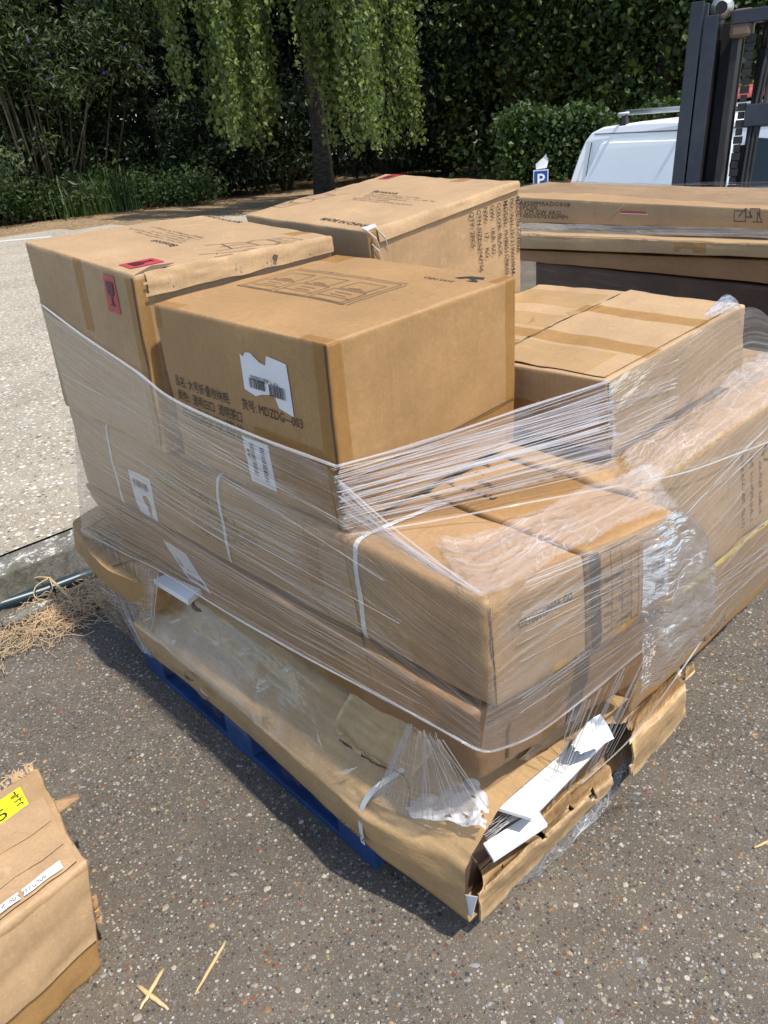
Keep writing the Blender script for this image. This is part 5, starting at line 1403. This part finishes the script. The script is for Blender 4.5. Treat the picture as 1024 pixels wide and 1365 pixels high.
m.add([tuple(p) for p in (T2.P(.0, .0, 1, .005), T2.P(.05, .0, 1, .009), T2.P(.07, .03, 1, .007), T2.P(.01, .05, 1, .005))], [(0, 1, 2, 3)])
m.build('torn_film_corner', M_TISS, T2.root)
def lid2():
    V = []; nu, nv = 50, 6
    for j in range(nv+1):
        for i in range(nu+1):
            a, b = .05+.94*i/nu, j/nv
            p = T2.P(a, 0, 1-.07*b*(1.2-.6*a), .003+.004*b+.003*abs(noise.noise((a*6, b, 2)))); V.append(p)
    w = nu+1
    put('lid_fold', rebase(mesh_py('lid_fold', V, [(j*w+i, j*w+i+1, (j+1)*w+i+1, (j+1)*w+i) for j in range(nv) for i in range(nu)], True), T2.root), M_K3, T2.root)
lid2()

# front storage-cabinet carton
Fx = Carton('cabinet_carton', 'square carton with a torn barcode label and taped edges at the front of the load', N=(.795, 1.034, 1.325), R=(1.341, 1.058, 1.336), L=(.769, 1.602, 1.342), B=(1.316, 1.626, 1.354), n=(.803, 1.046, .948), r=(1.349, 1.07, .957), l=(.777, 1.614, .97), mat=M_K2, rad=.005, dent=.0022, bulge=.004, crush=.45, res=24, seed=81)
CJ = 1.0
Fx.text('品名: 大号折叠收纳柜', 'left', .06, .525, .0205, M_INK, sx=.80)
Fx.text('货号: MDZDG—003', 'left', .505, .525, .0205, M_INK, sx=.80)
Fx.text('颜色:  透明白□  透明茶□', 'left', .06, .435, .0205, M_INK, sx=.80)
worn_line(Fx, 'left', .07, .37, .24, .016, 0, M_INKF, 100); worn_line(Fx, 'left', .07, .32, .26, .016, 0, M_INKF, 101)
lab = [(-.065, -.045), (-.03, -.058), (-.012, -.047), (.028, -.035), (.038, -.075), (.082, -.088), (.078, .078), (.02, .088), (.012, .055), (-.004, .060), (-.03, .085), (-.046, .082), (-.055, .066), (-.064, .075)]
lab = [(x, y*.62) for x, y in lab]
Fx.poly('torn_label', 'left', .655, .72, lab, M_PAPER, off=.0016)
bars(Fx, 'left', .618, .695, 15, .045, .02, 0, off=.0034); bars(Fx, 'left', .728, .685, 17, .05, .024, 0, off=.0034)
Fx.text('0700000', 'left', .67, .74, .011, M_INK, rot=math.pi, off=.0034, sx=.9); worn_line(Fx, 'left', .74, .735, .04, .008, math.pi, M_INKF, 102, off=.0034)
# lower label seen through the film
Fx.poly('shipping_label', 'left', .55, .20, [(-.042, -.052), (.045, -.052), (.042, .056), (-.046, .056)], M_PAPER, off=.0016)
for k, yy in enumerate((.03, -.03)):
    pass
bars(Fx, 'left', .525, .22, 22, .075, .014, rT, off=.0034); bars(Fx, 'left', .585, .21, 23, .08, .014, rT, off=.0034)
Fx.text('A4', 'left', .508, .22, .014, M_INK, rot=rT, off=.0034, bold=.03)
# cabinet drawing on the lid, seen from the far side
L = [[(-.20, -.11), (.20, -.11), (.20, .11), (-.20, .11), (-.20, -.11)]]
for k in range(3):
    x0 = -.185+.13*k
    L += [[(x0, -.10), (x0+.112, -.10), (x0+.112, -.01), (x0, -.01), (x0, -.10)], [(x0+.01, .0), (x0+.102, .0), (x0+.102, .075), (x0+.01, .075), (x0+.01, .0)], [(x0+.03, -.035), (x0+.085, -.035)], [(x0+.03, -.055), (x0+.085, -.055)], [(x0+.03, .01), (x0+.08, .01)],
          [(x0+.04, .015), (x0+.07, .015)], [(x0, -.07), (x0+.112, -.07)]]
L += [[(-.2, .125), (.2, .125)], [(-.2, .118), (-.2, .132)], [(-.07, .118), (-.07, .132)], [(.07, .118), (.07, .132)], [(.2, .118), (.2, .132)], [(.215, -.11), (.215, .11)]]
Fx.strokes('printed_drawing', 'top', .51, .60, [[(x*.88, y*.80) for x, y in l] for l in L], M_INKF, .0020, rot=-rT)
Fx.strokes('printed_drawing', 'top', .51, .60, [[(-.18, -.085), (.18, -.085)]], M_INK, .002, rot=-rT)
lg = [(-.030, -.004), (-.002, .022), (.030, .022), (.034, .008), (.012, .006), (.030, -.010), (.030, -.018), (.004, -.018), (.016, -.006), (-.004, .006), (-.016, -.006)]
Fx.poly('printed_logo', 'top', .88, .14, lg, M_INK, rot=-rT+.2)
Fx.text('Cabo Land', 'top', .80, .30, .014, M_INK, rot=-rT, bold=.012)
# tapes
Fx.patch('brown_tape', 'front', .001, .0, .06, .999, M_TAPE, nv=20); Fx.patch('brown_tape', 'left', .93, .0, .999, .999, M_TAPE, nv=20)
Fx.patch('brown_tape', 'front', .93, .0, .999, .999, M_TAPE, nv=20)
Fx.patch('brown_tape', 'front', .061, .115, .929, .285, M_TAPE, nu=24); Fx.patch('brown_tape', 'left', .68, .40, .929, .50, M_TAPE) if False else Fx.patch('brown_tape', 'left', .55, .14, .929, .44, M_TAPE, nu=14)
Fx.patch('brown_tape', 'top', .001, .001, .045, .13, M_TAPE); Fx.patch('brown_tape', 'top', .001, .82, .05, .999, M_TAPE); Fx.patch('brown_tape', 'top', .88, .001, .999, .05, M_TAPE); Fx.patch('brown_tape', 'top', .86, .85, .999, .999, M_TAPE)
Fx.patch('brown_tape', 'left', .001, .86, .05, .999, M_TAPE)
Fx.strokes('edge_gap', 'left', .988, .10, [[(0, 0), (.001, .1), (-.001, .2), (.001, .335)]], M_DARK, .004, off=.002)
T1.strokes('edge_gap', 'left', .985, .05, [[(0, 0), (.001, .1), (-.001, .2), (.001, .30), (0, .40)]], M_DARK, .005, off=.003)
T2.strokes('edge_gap', 'front', .012, .2, [[(0, 0), (.001, .1), (-.001, .2), (.001, .32)]], M_DARK, .005, off=.003)
R1.strokes('edge_gap', 'front', .010, .0, [[(0, 0), (.001, .08), (0, .17)]], M_DARK, .006, off=.003)
Mx.strokes('edge_gap', 'front', .02, .02, [[(0, 0), (.002, .1), (0, .2)]], M_DARK, .003, off=.002)
Fx.strokes('lid_line', 'front', .061, .285, [[(0, 0), (.12, .002), (.27, -.001), (.40, .002), (.51, 0)]], M_DARK, .0032, off=.004)

# ------------------------------------------------------------------ stretch film round the load
FM = Film('stretch_film', 'clear stretch film wrapped and torn round the big pallet load', (1.3, 1.5, .15))
top = [(.86, 2.325, 1.30), (0.742,2.216,1.283), (0.742,1.974,1.228), (0.742,1.708,1.18), (0.743,1.542,1.14), (0.757,1.277,1.118), (0.784,1.061,1.093)]
hem = [(.90, 2.42, .56), (0.742,2.432,0.5089), (0.74,2.119,0.5378), (0.738,1.835,0.578), (0.736,1.495,0.5975), (0.736,1.18,0.6253), (0.738,0.9332,0.6528)]
mid = [tuple(Vector(a).lerp(Vector(b), .5)+Vector((-.003, 0, 0))) for a, b in zip(top, hem)]
mid[0] = (.86, 2.33, .95); mid[1] = (0.744,2.22,0.9328)
FM.sheet([top, mid, hem], M_F_SIDE, 90, 34, .003, 8, skew=-.06, lin=True)
top2 = [(0.784,1.061,1.093), (0.782,0.8975,1.007), (0.786,0.7595,0.9731), (0.79,0.6853,0.9598)]
hem2 = [(0.738,0.9332,0.6528), (0.742,0.8116,0.6622), (0.752,0.7362,0.6571), (0.775,0.6945,0.6353)]
mid2 = [tuple(Vector(a).lerp(Vector(b), .5)) for a, b in zip(top2, hem2)]
FM.sheet([top2, mid2, hem2], M_F_SIDE, 44, 34, .004, 10, skew=-.05, lin=True)
top3 = [(0.79,0.6853,0.9598), (0.7997,0.662,0.982), (0.8876,0.652,0.9817), (1.022,0.64,0.9655), (1.15,0.628,0.9521), (1.278,0.618,0.9387)]
hem3 = [(0.775,0.6945,0.6353), (0.8221,0.685,0.611), (0.9408,0.685,0.5702), (1.094,0.668,0.5815), (1.242,0.655,0.5972), (1.399,0.645,0.5947)]
mid3 = [tuple(Vector(a).lerp(Vector(b), .55)+Vector((0, -.012, 0))) for a, b in zip(top3, hem3)]
FM.sheet([top3, mid3, hem3], M_F_FRONT, 70, 40, .005, 8, skew=.10)
# film over the right hand cartons
top4 = [(1.37,0.725,0.9238), (1.492,0.728,0.9203), (1.709,0.732,0.9241), (1.954,0.735,0.9293), (2.314,0.735,0.9465)]
hem4 = [(1.399,0.68,0.4748), (1.623,0.685,0.4068), (1.791,0.685,0.3966), (2.033,0.69,0.3866), (2.458,0.69,0.3704)]
mid4 = [tuple(Vector(a).lerp(Vector(b), .5)+Vector((0, -.012, 0))) for a, b in zip(top4, hem4)]
FM.sheet([top4, mid4, hem4], M_F_FRONT, 60, 40, .005, 7, skew=.13)
# the fan of drawn film between the cabinet carton and the taped carton
A0 = Vector((0.786,1.038,1.099)); A1 = Vector((0.788,1.039,0.9649)); B0 = Vector((1.417, .866, 1.118)); B1 = Vector((1.345, .79, .962))
ft = [A0.lerp(B0, t)+Vector((0, 0, -.02*t*(1-t))) for t in (0, .25, .5, .75, 1)]
fb = [A1.lerp(B1, t)+Vector((0, 0, .01*t*(1-t))) for t in (0, .25, .5, .75, 1)]
fm = [A0.lerp(A1, .55).lerp(B0.lerp(B1, .55), t) for t in (0, .25, .5, .75, 1)]
FM.sheet([ft, fm, fb], M_F_FAN, 50, 24, .006, 6)
# over the side of the taped carton
s0 = [B0, (1.679,0.852,1.145), (1.999,0.848,1.157), (2.222,0.86,1.079)]
s1 = [(1.397,0.852,1.039), (1.687,0.846,1.044), (1.996,0.842,1.065), (2.232,0.85,0.982)]
s2 = [(1.412,0.848,0.9423), (1.699,0.842,0.9428), (2.016,0.838,0.9658), (2.257,0.84,0.8432)]
FM.sheet([s0, s1, s2], M_F_FRONT, 50, 26, .004, 8, skew=.07)
FM.sheet([[(1.781,0.862,1.174), (1.932,0.872,1.2), (2,0.87,1.173)], [(1.872,0.85,1.165), (1.974,0.85,1.158), (2.044,0.85,1.12)]], M_F_CRUMP, 14, 10, .004, 20)
# crumpled film over the strapped cartons and the right hand carton
d0 = [(0.8031,0.7764,0.952), (0.794,0.6825,0.956), (0.9492,0.6737,0.953), (1.152,0.6596,0.942), (1.321,0.6323,0.93)]
d1 = [(0.8422,0.8393,0.958), (0.858,0.7393,0.966), (1.022,0.7274,0.968), (1.195,0.704,0.968), (1.356,0.6835,0.958)]
d2 = [(0.8802,0.9041,0.957), (0.944,0.83,0.96), (1.109,0.7992,0.966), (1.276,0.7639,0.972), (1.414,0.7471,0.968)]
FM.sheet([d0, d1, d2], M_F_CRUMP, 80, 40, .009, 10)
e0 = [(1.314,0.7234,0.925), (1.495,0.7302,0.922), (1.709,0.7322,0.926), (1.952,0.7343,0.93), (2.231,0.7411,0.935)]
e1 = [(1.307,0.7594,0.955), (1.513,0.7702,0.958), (1.742,0.7805,0.962), (2.025,0.7991,0.97), (2.312,0.7983,0.97)]
e2 = [(1.423,0.853,0.937), (1.625,0.85,0.9453), (1.839,0.848,0.9628), (2.01,0.845,1.007), (2.28,0.9,0.9626)]
FM.sheet([e0, e1, e2], M_F_CRUMP, 60, 26, .012, 11)
# loose curtain hanging off the right end
FM.sheet([[(1.126,0.618,0.9673), (1.198,0.605,0.9755), (1.256,0.598,0.9637), (1.341,0.6,0.8851)], [(1.135,0.612,0.86), (1.177,0.575,0.863), (1.293,0.58,0.8396), (1.446,0.6,0.7233)],
          [(1.166,0.61,0.7056), (1.179,0.57,0.718), (1.282,0.575,0.6856), (1.449,0.605,0.59)], [(1.248,0.645,0.4752), (1.243,0.6,0.5593), (1.326,0.6,0.5395), (1.465,0.63,0.5012)]], M_F_FLAP, 40, 60, .012, 7)
# loose film over the torn flat pack
cols = [2.08, 1.8, 1.5, 1.2, .95, .80]
def lf(prof, near):
    return [(x+(xn-x)*max(0, (1.05-y)/.25) if y < 1.05 else x, y, z+(zn-z)*max(0, (1.05-y)/.25) if y < 1.05 else z) for y in cols for (x, z), (xn, zn) in [(prof, near)]]
FM.sheet([lf((.738, .60), (.76, .55)), lf((.825, .445), (.86, .37)), lf((.775, .372), (.82, .325)), lf((.705, .312), (.772, .295)), lf((.720, .175), (.772, .12))], M_F_LOOSE, 80, 36, .007, 7, lin=True)
def glints():
    """pale wedges added as glints along the loose film"""
    for i in range(26):
        y = rnd.uniform(.95, 2.0); t = rnd.random(); c = Vector((.835-.11*t, y, .435-.115*t))+Vector((-.012, 0, .016))
        a = rnd.uniform(-.9, .9); dr = Vector((-.7*math.sin(a), -math.cos(a), -.7*math.sin(a))); pr = Vector((-.1, rnd.uniform(-.3, .3), rnd.choice((-1, 1))*1.0)).normalized()
        L = rnd.uniform(.02, .07); w = rnd.uniform(.004, .018)
        m = MB(); m.add([c-dr*L*.5, c+pr*w+Vector((-.004, 0, .002)), c+dr*L*.5, c+pr*w*.15], [(0, 1, 2), (0, 2, 3)]); o = m.build('painted_glint', M_F_STR, FM.root)
glints()  # glints put in as pale film wedges
# film drawn down at the far left corner
FM.sheet([[(0.8,2.652,0.4555), (0.745,2.186,0.5298), (0.738,1.851,0.5717)], [(0.765,2.715,0.2826), (0.742,2.3,0.3084), (0.735,1.94,0.4299)], [(0.752,2.485,0.1434), (0.74,2.234,0.2106), (0.73,1.998,0.2807)], [(0.738,2.153,0.1458), (0.732,2.091,0.1619), (0.728,2.034,0.1693)]], M_F_SIDE, 36, 40, .006, 10)
FM.strands([(0.78,2.61,0.4469), (0.742,2.19,0.5105), (0.735,1.848,0.5671)], [(0.735,2.134,0.1509), (0.73,2.076,0.1649)], 34, .0011)
# film edge trailing to the ground
FM.sheet([[(0.9236,0.7753,0.02), (1.04,0.7497,0.012), (1.198,0.7403,0.012), (1.324,0.7351,0.03), (1.415,0.7391,0.14)], [(0.9296,0.7709,0.05), (1.043,0.7635,0.04), (1.192,0.7595,0.04), (1.322,0.7549,0.05), (1.407,0.7575,0.16)]], M_F_FLAP, 50, 10, .010, 12)
# gathered edges
FM.rope([top[1], top[2], top[3], top[4], top[5], tuple(A0)], .0032)
FM.rope([A0, A0.lerp(B0, .3)+Vector((0, 0, -.008)), A0.lerp(B0, .65), B0], .0024)
FM.rope(hem[1:]+hem2[1:]+hem3[1:], .0026)
FM.rope([(0.783,1.034,0.9554), (0.9372,0.9391,0.955), (1.092,0.8315,0.966), (1.262,0.78,0.9453), (1.477,0.72,0.9169), (1.766,0.715,0.8684), (2.154,0.71,0.8073)], .0021)
FM.rope([(0.785,1.031,1.073), (0.778,0.8908,1.029), (0.782,0.7552,0.9856), (0.786,0.6943,0.9681)], .002)
FM.rope([(1.565,0.66,0.4446), (1.434,0.655,0.4106), (1.328,0.7,0.2663), (1.185,0.74,0.1973)], .002)
FM.strands([A0, A0.lerp(A1, .5), A1], [B0, B0.lerp(B1, .5), B1], 70, .0009, sag=.004)
FM.strands([(0.784,1.029,1.074), (0.784,1.027,0.9803)], [(0.783,0.8257,0.9873), (0.786,0.6945,0.9607)], 20, .0012)
FM.strands([(0.748,0.8516,0.6187), (0.75,0.7733,0.6292)], [(0.728,0.959,0.3593), (0.765,0.8968,0.3127), (0.8,0.7835,0.383), (0.82,0.7293,0.4295)], 44, .0007)
FM.sheet([[(0.748,0.8723,0.6193), (0.745,0.817,0.6329), (0.75,0.7638,0.6299)], [(0.745,0.9153,0.49), (0.752,0.8229,0.5175), (0.775,0.75,0.5312)], [(0.735,0.9743,0.3378), (0.765,0.8695,0.3387), (0.815,0.735,0.423)]], M_F_FRONT, 26, 26, .008, 9)
FM.strands([(1.389,0.64,0.5962), (1.019,0.67,0.5746)], [(1.29,0.735,0.2089), (1.022,0.74,0.2439)], 26, .0009)
FM.strands([(1.009,0.7424,0.345), (0.9649,0.6986,0.3)], [(0.8481,0.8295,0.33), (0.8566,0.7539,0.28), (0.9133,0.8217,0.34)], 22, .0009)
FM.strands([B0, Vector((1.413,0.85,0.9633))], [(1.674,0.845,1.103), (1.675,0.84,0.9546)], 22, .0008)
FM.strands([(0.8453,0.65,0.9856), (0.8642,0.68,0.6542)], [(1.276,0.62,0.9259), (1.365,0.64,0.6398)], 30, .0007)
FM.strands([(1.411,0.72,0.8365), (1.594,0.685,0.4513)], [(2.106,0.73,0.929), (2.206,0.685,0.3895)], 22, .0007)
FM.strands([top[1], mid[1], hem[1]], [A0, mid2[1], hem2[1]], 22, .0006)

# ------------------------------------------------------------------ carton in the near left corner
def fgbox():
    N = (.197, 1.345, .285); n = (.170, 1.318, .004); L = (.245, 1.62, .300); R = (.275, 1.62, .29)
    C = Carton('worn_carton', 'worn carton with a yellow label and split top in the lower left corner', N=(-.26, 1.275, .29), R=(.226, 1.345, .285), L=(-.25, 1.63, .30), B=(.252, 1.70, .292), n=(-.26, 1.24, .004), r=(.170, 1.318, .004), l=(-.25, 1.60, .004), b=(.225, 1.68, .004), mat=M_K1, rad=.007, dent=.0055, bulge=.006, crush=1.5, res=26, seed=91)
    C.patch('clear_tape', 'top', .0, .60, .99, .97, M_TAPEC, nu=24, off=.002)
    C.patch('yellow_label', 'top', .55, .66, .895, .90, M_YEL, off=.004, nu=14)
    C.text('25', 'top', .70, .70, .036, M_INK, off=.0055, sx=1.1, rot=.1)
    worn_line(C, 'top', .835, .885, .07, .019, -1.45, M_INK, 103, off=.0055)
    C.patch('barcode_print', 'top', .70, .84, .78, .86, M_INKF, off=.0055)
    # near lid flap, lying a little higher
    V = []; nu, nv = 40, 18
    for j in range(nv+1):
        for i in range(nu+1):
            a, b = .0+.96*i/nu, .03+.64*j/nv
            p = C.P(a, b, 1, 0.006+.003*noise.noise((a*4, b*5, 2)) + .002*ridged((a, b, 0), 4, 3) + .004*(j/nv)**2)
            p.y += .004*noise.noise((a*12, 3, 1))*(j/nv); V.append(p)
    w = nu+1
    put('top_flap', rebase(mesh_py('top_flap', V, [(j*w+i, j*w+i+1, (j+1)*w+i+1, (j+1)*w+i) for j in range(nv) for i in range(nu)], True), C.root), M_K1, C.root)
    C.patch('paper_strip', 'top', .58, .035, .90, .085, M_PAPER, off=.016, nu=20, nv=3, outline=lambda a, b: not (.38 < a < .47))
    worn_line(C, 'top', .60, .045, .12, .009, 0, M_INKF, 104, off=.0175)
    for y in (.20, .43):
        C.strokes('fold_line', 'top', .60, y, [[(0, 0), (.06, .004), (.12, -.002), (.17, .003)]], M_K3, .003, off=.0125)
    C.strokes('flap_joint', 'top', .555, .05, [[(0, 0), (-.012, .08), (-.018, .19)]], M_DARK, .004, off=.014)
    C.patch('clear_tape', 'front', .0, .0, .995, .30, M_TAPE, nu=24, off=.003)
    V = []; nu, nv = 50, 14
    for j in range(nv+1):
        for i in range(nu+1):
            a, b = i/nu*.985, .33+.64*j/nv
            V.append(C.P(a, 0, b, .007 + (.006*abs(math.sin(b*9.5+.6*math.sin(a*5)))**.6) + .002*ridged((a*.6, b*.4, 2), 5, 6)))
    w = nu+1
    put('upper_flap', rebase(mesh_py('upper_flap', V, [(j*w+i, j*w+i+1, (j+1)*w+i+1, (j+1)*w+i) for j in range(nv) for i in range(nu)], True), C.root), M_K1, C.root)
    C.strokes('torn_line', 'front', .0, .315, [[(0, 0), (.12, .004), (.25, -.003), (.38, .004), (.47, 0)]], M_DARK, .005, off=.004)
    C.strokes('crease', 'front', .0, .31, [[(0, 0), (.15, .01), (.3, .0), (.45, .012)]], M_K3, .004); C.strokes('crease', 'front', .0, .31, [[(0, .09), (.2, .07), (.45, .09)]], M_K3, .004)
    m = MB()
    for k in range(22):
        a = rnd.uniform(.78, .98); p = C.P(a, .985, 1, .0)
        m.tube([p, p+Vector((rnd.gauss(0, .006), .012, .012)), p+Vector((rnd.gauss(0, .012), rnd.uniform(.01, .03), rnd.uniform(.004, .022)))], [.003, .0025, .0008], 4)
    m.build('frayed_edge', M_K3, C.root)
    V = [C.P(1, .62, .98, .0), C.P(1, .50, .99, .0), Vector(C.P(1, .53, .95, .05)), Vector(C.P(1, .62, .90, .055))]
    m = MB(); m.ext(V, (0, 0, .003)); m.build('torn_flap', M_K4, C.root)
    V = []
    for k in range(9):
        V.append(C.P(1, .02, .62-.03*k, .006+.018*abs(noise.noise((k*.9, 2, 2)))))
    m = MB(); m.tube(V, [.006+.006*abs(noise.noise((k*1.3, 1, 1))) for k in range(9)], 6); m.build('crushed_corner', M_K4, C.root)
fgbox()

# ------------------------------------------------------------------ small things on the ground
m = MB(); m.tube([(0.3566,3.021,0.03), (0.5407,3.058,0.03), (0.7108,3.019,0.03), (0.8486,3.007,0.03), (1.098,2.977,0.03)], .024, 14)
tag(m.build('drain_pipe', plain('blue_green_plastic', (.016, .038, .046), .35, vary=.2), None, True), 'dark blue green plastic pipe lying at the foot of the kerb', 'pipe')
m = MB(); m.tube([(0.4984,2.908,0.02), (0.6043,2.908,0.02), (0.704,2.913,0.02)], [.02, .028, .022], 8)
tag(m.build('stone_edge', M_KERB, None, True), 'grey broken strip of stone lying in the dry weeds before the kerb', 'stone')
def weeds():
    m = MB(); cx, cy = (0.6492,2.805,0)[:2]
    for i in range(380):
        u = rnd.gauss(0, .17); v = rnd.gauss(0, .06)
        x, y = cx+u*.95+.03, cy+v+u*.15; 
        a = rnd.uniform(0, 6.28); L = rnd.uniform(.05, .22); z = rnd.uniform(.003, .03)
        P = []; cu = rnd.gauss(0, 1.2)
        for k in range(6):
            P.append((x, y, z+.02*abs(math.sin(k*1.1+i)))); x += math.cos(a)*L/5; y += math.sin(a)*L/5; a += cu/5
        m.tube(P, rnd.uniform(.0006, .0018), 4, False)
    o = m.build('dry_weeds', plain('dry_straw', (.52, .37, .21), .8, vary=.35, bscale=30), None); tag(o, 'tangle of pale dry weeds along the foot of the kerb', 'dry weeds', kind='stuff')
    root = thing('dry_stalk', 'thick dry uprooted weed stalk with curling roots leaning by the pipe', 'stalk', (0.7752,2.9,0))
    mt = plain('pale_stalk', (.52, .38, .20), .75, vary=.25)
    m = MB(); m.tube([(0.763,2.843,0.02), (0.7507,2.915,0.05), (0.7368,2.993,0.09)], [.009, .008, .004], 7); m.build('stem', mt, root, True)
    m = MB()
    for pts in ([(0.7368,2.993,0.09), (0.6983,3.04,0.09), (0.6535,3.059,0.06), (0.613,3.023,0.03)], [(0.7301,2.992,0.09), (0.6793,3.005,0.07), (0.6543,2.97,0.05), (0.6743,2.948,0.02)], [(0.7368,2.993,0.09), (0.7236,2.95,0.06), (0.6853,2.937,0.03)], [(0.763,2.843,0.02), (0.7881,2.853,0.05), (0.8169,2.899,0.06)], [(0.763,2.843,0.02), (0.7825,2.779,0.02), (0.8047,2.743,0.01)]):
        m.tube([cr1([Vector(q) for q in pts], i/12) for i in range(13)], [.003-.0016*i/12 for i in range(13)], 5)
    m.build('root', mt, root, True)
    for p, lb in (((0.6829,2.749,0.008), 'reddish dry leaf lying in the middle of the dry weeds'), ((0.6671,2.829,0.008), 'yellowish dry leaf left of the reddish leaf')):
        c = Vector(p); V = [c+Vector((.035*math.cos(a)*(1+.3*math.sin(3*a)), .026*math.sin(a), .008*math.sin(2*a+1)+.006)) for a in [k*.5236 for k in range(12)]]
        mm = MB(); mm.ext(V, (0, 0, .001)); tag(mm.build('dry_leaf', plain('dry_leaf', (.25, .09, .05) if 'red' in lb else (.42, .27, .12), .8, vary=.3), None), lb, 'leaf')
weeds()
MS = plain('straw_stick', (.52, .37, .18), .7, vary=.3, bscale=40)
def stick(name, label, a, b, r):
    m = MB(); a, b = Vector(a), Vector(b); n = 9
    m.tube([a.lerp(b, i/(n-1))+Vector((.002*noise.noise((i*.8, 1, r*999)), .003*noise.noise((i*.9, 5, r*999)), 0)) for i in range(n)], [r*(.55+.6*math.sin(math.pi*min(1, .15+i/(n-1)*.85))) for i in range(n)], 7)
    tag(m.build(name, MS, None, True), label, 'straw')
stick('straw_piece', 'flat straw piece lying on top of the crossed pair', (0.2681,1.202,0.012), (0.1894,1.16,0.012), .0042)
stick('straw_piece', 'pale round straw piece lying underneath in the crossed pair', (0.2105,1.215,0.005), (0.2333,1.118,0.005), .0048)
stick('straw_piece', 'long pointed straw sliver lying alone right of the crossed pair', (0.4056,1.163,0.004), (0.2911,1.107,0.004), .0036)
stick('straw_piece', 'thin bent straw lying at the right edge of the asphalt', (1.454,0.4191,0.004), (1.528,0.3878,0.004), .0028)
# pebbles pressed into the asphalt
def pebbles():
    bm = bmesh.new(); bmesh.ops.create_icosphere(bm, subdivisions=1, radius=1)
    B = np.array([tuple(v.co) for v in bm.verts]); FI = np.array([[v.index for v in f.verts] for f in bm.faces]); bm.free()
    n = 54000
    D = nr.uniform(.55, 1, n)
    # denser near the lens, thinning with distance
    X = nr.uniform(-.7, 3.2, n); Y = nr.uniform(.2, 3.02, n)
    k = ~((X > .80) & (X < 1.7) & (Y > .85) & (Y < 2.2)) & ~((X > -.24) & (X < .15) & (Y > 1.32) & (Y < 1.62)) & ((X+Y) > .9)
    patch = np.array([noise.noise((x*2.3, y*2.3, 4)) for x, y in zip(X, Y)])
    k &= nr.random(n) < .75+.55*patch
    X, Y = X[k], Y[k]; n = len(X)
    s = np.exp(nr.normal(math.log(.0024), .46, n)); s = np.clip(s, .0014, .0085)
    sc = np.stack([s*nr.uniform(.75, 1.5, n), s*nr.uniform(.7, 1.2, n), s*nr.uniform(.35, .6, n)], 1)
    a = nr.uniform(0, 6.28, n); ca, sa = np.cos(a), np.sin(a)
    V = B[None]*sc[:, None, :]*(1+nr.normal(0, .16, (n, 12, 1)))
    x = V[:, :, 0]*ca[:, None]-V[:, :, 1]*sa[:, None]+X[:, None]; y = V[:, :, 0]*sa[:, None]+V[:, :, 1]*ca[:, None]+Y[:, None]
    Z = np.array([gz(p, 0)+.006*fbm((p, q, 0), .9, 3, 2) for p, q in zip(X, Y)])
    z = V[:, :, 2]+Z[:, None]+sc[:, 2:3]*.25-.0008
    VV = np.stack([x, y, z], 2).reshape(-1, 3); FF = (FI[None]+(np.arange(n)*12)[:, None, None]).reshape(-1, 3)
    mt, nt, out = new_mat('pebble'); q = NT(nt); g = q.n('ShaderNodeNewGeometry')
    c = q.ramp(g.outputs['Random Per Island'], [(0, (.13, .115, .095)), (.22, (.27, .23, .17)), (.40, (.16, .14, .115)), (.54, (.36, .31, .23)), (.62, (.24, .13, .06)), (.69, (.34, .24, .12)), (.76, (.23, .225, .22)), (.89, (.38, .345, .29)), (.92, (.20, .07, .035)), (.96, (.09, .085, .085))], 'CONSTANT')
    q.l(q.pbsdf(c, .75, None, Specular_IOR_Level=.35), out.inputs[0])
    o = put('pebbles', mesh_np('pebbles', VV, FF), mt); tag(o, 'small mixed pebbles set in the asphalt', 'pebbles', kind='stuff')
pebbles()
